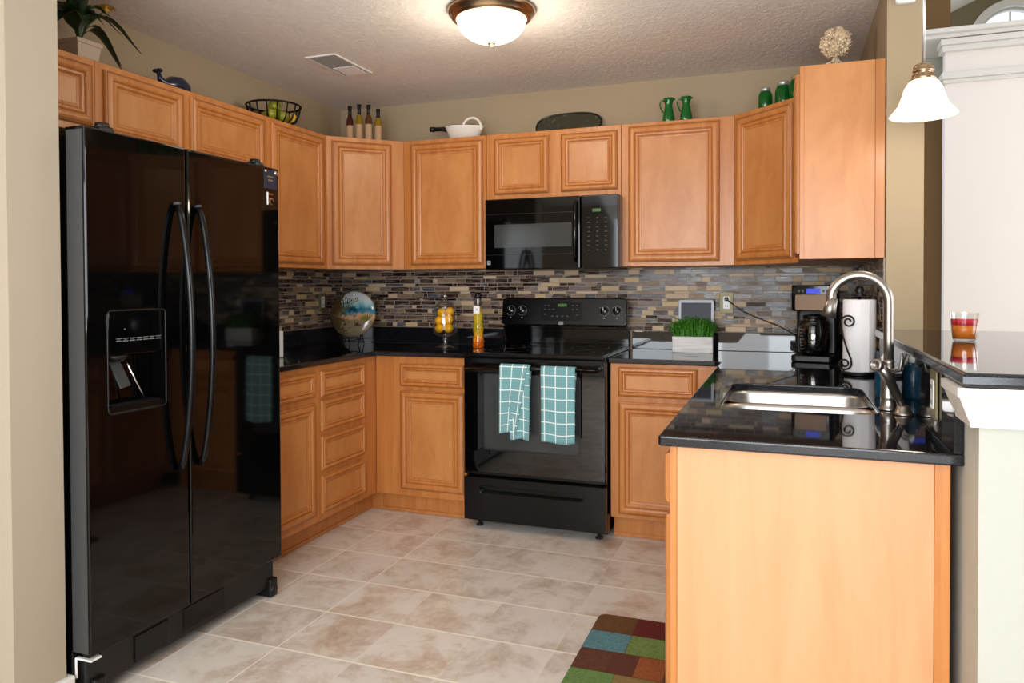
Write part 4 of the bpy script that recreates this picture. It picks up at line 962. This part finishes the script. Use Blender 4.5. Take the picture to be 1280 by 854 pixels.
for k, (p, rz_, lb_) in enumerate((((.060,.055,.050), .3, 'yellow banana leaning at the right front of the wire bowl'), ((.030,.082,.052), .9, 'yellow banana behind the front one in the wire bowl'))):
    pts = [(-.02+.055*math.cos(a), 0, .055*math.sin(a)) for a in [math.radians(-60+12*q) for q in range(11)]]
    o = MB().tube(pts, [.004,.010,.015,.017,.018,.018,.018,.017,.014,.008,.004], 'banana', 12).build('banana')
    o.location = (BX+p[0], BY+p[1], TZ+p[2]); o.rotation_euler = (.3, .2, rz_+1.1); o.scale = (.82, .82, .82); tag(o, lb_, 'banana', 'bananas in the wire bowl')
# oil bottles on the corner cabinet
for k, (x, y, top, mat, lb_) in enumerate(((.262,-.31,.235,'bottle_red','dark red bottle with pale label, leftmost of four on the corner cabinet'), (.326,-.31,.240,'bottle_gold','golden oil bottle with pale label, second from left of four on the corner cabinet'), (.391,-.31,.232,'bottle_amber','dark amber bottle with pale label, third from left of four on the corner cabinet'), (.450,-.30,.205,'bottle_gold','shorter golden oil bottle with pale label, rightmost of four on the corner cabinet'))):
    t = thing('small_bottle', lb_, 'bottle', (x, y, TZ), 0, 'oil bottles on the corner cabinet'); s_ = top
    MB().lathe([(0,0), (.020,0), (.021,.003), (.021,s_*.62), (.017,s_*.68), (.010,s_*.76), (.009,s_*.80), (0,s_*.80)], mat, 24).build('bottle_body', t)
    MB().lathe([(0,s_*.74), (.0115,s_*.74), (.0105,s_*.85), (.0135,s_), (0,s_)], 'cap_black', 20).build('cap', t)
    MB().lathe([(.0214,.015), (.0214,s_*.50)], 'label_tan', 24, R(.35, 'Z')).build('label', t)
# white basket with a wine bottle lying in it
t = thing('handled_basket', 'white ceramic basket with a loop handle on the cabinet left of the microwave', 'basket', (.965, -.20, TZ), math.radians(3))
m_ = MB(); tb = bmesh.new(); rings = []
for s_, z, ov in ((.085,0,.045), (.118,.070,.060), (.124,.074,.064), (.116,.074,.058), (.082,.008,.040)):
    n = 36; rings.append([tb.verts.new((s_*math.cos(2*PI*k/n), ov*math.sin(2*PI*k/n), z+(.012*(1-math.cos(2*PI*k/n))*.5 if z > .03 else 0))) for k in range(n)])
for a, b in zip(rings, rings[1:]):
    for k in range(36): tb.faces.new((a[k], a[(k+1)%36], b[(k+1)%36], b[k]))
tb.faces.new(rings[0][::-1]); tb.faces.new(rings[-1]); bmesh.ops.recalc_face_normals(tb, faces=tb.faces); m_.merge(tb, 'white_ceramic', True); m_.build('basket_body', t)
MB().tube([(.108-.054+.058*math.cos(a), -.02, .062+.062*math.sin(a)) for a in [math.radians(-12+12*q) for q in range(18)]], .0075, 'white_ceramic', 12).build('loop_handle', t)
t = thing('wine_bottle', 'dark wine bottle lying in the white basket, neck pointing left', 'bottle', (.945, -.195, TZ+.072), math.radians(3))
XFb = R(math.radians(-88), 'Y')
MB().lathe([(0,-.10), (.022,-.10), (.026,-.09), (.026,.04), (.022,.07), (.0125,.095), (.012,.15), (0,.15)], 'bottle_amber' if 0 else 'cap_black', 28, XFb @ T(0,0,.02)).build('bottle_body', t)
MB().lathe([(0,.150), (.0150,.150), (.0150,.178), (0,.178)], 'cap_black', 20, XFb @ T(0,0,.02)).build('cap', t)
# oval tray leaning on the wall
t = thing('oval_tray', 'dark olive oval tray with leaf pattern leaning above the microwave', 'tray', (1.555, -.085, TZ), 0)
XFt = R(math.radians(-24), 'X')
ov = [(.192*math.copysign(abs(math.cos(a))**.75, math.cos(a)), .078+.078*math.copysign(abs(math.sin(a))**.8, math.sin(a))) for a in [2*PI*k/56 for k in range(56)]]
MB().prism(ov, 0, .006, 'olive_tray', xf=XFt @ FRONT).build('tray_face', t)
pp = [XFt @ Vector((x, -.006, z)) for x, z in ov]; MB().tube(pp+[pp[0]], .006, 'tray_rim', 10, cap=False).build('rim', t)
# two green pitchers
def pitcher():
    t = thing('green_pitcher', 'small green glazed pitcher, left one of the pair right of the microwave', 'pitcher', (2.145, -.20, TZ), PI, 'green pitchers')
    MB().lathe([(0,0), (.030,0), (.033,.006), (.031,.045), (.022,.085), (.019,.100), (.024,.122), (.029,.138), (.027,.138), (.022,.122), (.016,.100), (.020,.080), (0,.012)], 'green_ceramic', 28).sphere((-.024,0,.132), .012, 'green_ceramic', (1,.8,.5)).build('pitcher_body', t)
    MB().tube([(.022,0,.126), (.040,0,.130), (.046,0,.112), (.042,0,.090), (.030,0,.066)], .0042, 'green_ceramic', 10).build('pitcher_handle', t); return t
p_ = pitcher(); dup(p_, (2.236, -.20, TZ), PI, 'small green glazed pitcher, right one of the pair right of the microwave')
# green jars
def gjar(x, y, s_, lb_, lid):
    t = thing('green_jar', lb_, 'jar', (x, y, TZ), 0, 'green jars on the right corner cabinet')
    MB().lathe([(0,0), (.028*s_,0), (.031*s_,.006*s_), (.031*s_,.068*s_), (.026*s_,.080*s_), (.021*s_,.086*s_), (.019*s_,.086*s_), (.024*s_,.078*s_), (.028*s_,.066*s_), (.028*s_,.008*s_), (0,.006*s_)], 'green_glass', 28).build('jar_body', t)
    MB().lathe([(0,.085*s_), (.022*s_,.085*s_), (.0225*s_,.098*s_), (.020*s_,.101*s_), (0,.101*s_)], lid, 24).build('lid', t)
gjar(2.634, -.36, 1.06, 'small green glass jar with silver lid, smallest and leftmost on the right corner cabinet', 'lid_metal')
gjar(2.716, -.39, 1.22, 'larger green glass jar with silver lid in the middle on the right corner cabinet', 'lid_metal')
gjar(2.780, -.462, 1.28, 'tall green glass jar with tan lid half hidden behind the side cabinet', 'lid_tan')
# dried flower ball
t = thing('dried_flower_ball', 'pale dried flower ball on twiggy stems on top of the right cabinet', 'ornament', (2.925, -.78, TZ-.0))
m_ = MB(); r = random.Random(2)
for k in range(330):
    z = 1-2*(k+.5)/330; ph = k*2.39996; rad = math.sqrt(1-z*z); d = Vector((rad*math.cos(ph), rad*math.sin(ph), z)); R_ = .050+r.uniform(-.006,.010)
    c = Vector((0,0,.166))+d*R_; q = d.to_track_quat('Z', 'Y').to_matrix().to_4x4() @ R(r.uniform(0,6), 'Z') @ R(r.uniform(.2,.9), 'X')
    m_.sphere((0,0,0), .0115, 'dried', (.75,.30,1.0), 8, Matrix.Translation(c) @ q)
m_.sphere((0,0,.166), .048, 'dried'); m_.build('flower_head', t)
m_ = MB()
for k in range(16):
    a = 2*PI*k/16+r.random(); s_ = r.uniform(.018,.042); m_.tube([(0,0,.125), (s_*.4*math.cos(a), s_*.4*math.sin(a), .09), (s_*math.cos(a), s_*math.sin(a), .055+r.uniform(-.02,.03)), (s_*1.2*math.cos(a), s_*1.2*math.sin(a), .04)], .0028, 'dried', 6)
m_.tube([(0,0,.15), (0,0,.0)], .006, 'dried', 8).lathe([(0,0), (.03,0), (.02,.01), (0,.012)], 'dried', 16).build('twig_stem', t)

# ------------------------------------------------------------------ ceiling fixtures
t = thing('ceiling_light', 'round flush ceiling light with frosted bowl and bronze rim', 'light', (1.580, -1.325, ZC-.0005))
MB().lathe([(0,0), (.182,0), (.184,-.010), (.176,-.022), (.168,-.026), (.166,-.036), (.156,-.044), (.146,-.046), (.143,-.040), (0,-.030)], 'nickel_bronze', 56).build('rim', t)
MB().lathe([(.1445,-.0465), (.138,-.072), (.118,-.098), (.085,-.119), (.045,-.131), (0,-.135)], 'lamp_glass', 48).build('glass_bowl', t)
MB().lathe([(0,-.134), (.015,-.134), (.018,-.140), (.009,-.149), (0,-.154)], 'nickel_bronze', 20).build('finial', t)
ld = bpy.data.lights.new('ceiling_bulb', 'POINT'); ld.energy = 9; ld.color = (1,.86,.68); ld.shadow_soft_size = .08
lo = bpy.data.objects.new('ceiling_bulb', ld); C.objects.link(lo); lo.location = (1.580, -1.325, ZC-.24)
t = thing('ceiling_vent', 'rectangular white air vent in the kitchen ceiling', 'vent', (.563, -.885, ZC-.0005), 0)
m_ = MB(); vx, vy = .075, .165
m_.prism([(-vx-.012,-vy-.012), (vx+.012,-vy-.012), (vx+.012,vy+.012), (-vx-.012,vy+.012)], -.006, 0, 'white_plastic', .002, holes=[[(-vx,-vy), (-vx,vy), (vx,vy), (vx,-vy)]]).build('vent_frame', t)
m_ = MB()
for k in range(15): x = -vx+.005+k*.010; m_.box(x, -vy, -.006, x+.0015, vy, -.0005, 'vent_slat', xf=None)
m_.box(-vx,-vy,-.0018,vx,vy,-.0003,'stone_grey').build('slats', t)
MB().box(-vx+.02, .02, -.0085, vx-.008, vy-.012, -.0062, 'paper').build('filter_sheet', t)
# pendant over the bar
PXX, PYY = 3.145, -1.50
t = thing('pendant_light', 'pendant lamp with bell-shaped frosted glass shade hanging over the bar', 'light', (PXX, PYY, 1.805))
MB().tube([(0,0,.165), (0,0,ZC-1.805)], .0052, 'steel', 12).lathe([(0,ZC-1.805-.02), (.055,ZC-1.805-.016), (.06,ZC-1.8055), (0,ZC-1.8055)], 'nickel', 24).build('rod', t)
MB().lathe([(0,.170), (.010,.170), (.024,.164), (.030,.156), (.026,.150), (.033,.145), (.030,.139), (.026,.137), (.034,.131), (.032,.124), (.038,.117), (.030,.112), (0,.112)], 'nickel_bronze', 36).build('socket_cap', t)
MB().lathe([(.030,.118), (.044,.108), (.056,.088), (.064,.060), (.074,.034), (.090,.014), (.100,.002), (.098,.000), (.088,.010), (.071,.030), (.061,.058), (.053,.086), (.042,.105), (.030,.115)], 'pendant_glass', 48).build('glass_shade', t)
MB().sphere((0,0,.035), .028, 'lamp_glass', (1,1,1.2)).build('bulb', t)
ld = bpy.data.lights.new('pendant_bulb', 'POINT'); ld.energy = 3; ld.color = (1,.86,.66); ld.shadow_soft_size = .04
lo = bpy.data.objects.new('pendant_bulb', ld); C.objects.link(lo); lo.location = (PXX, PYY, 1.79)
# white device on the wall end
o = MB().prism(rr(-.034, 0, .034, .10, .012, 4), 0, .028, 'white_plastic', .006, xf=FRONT).build('door_chime'); o.location = (3.141, YE-.0345, 2.293); tag(o, 'white rounded plastic device mounted high on the end of the wall', 'device')
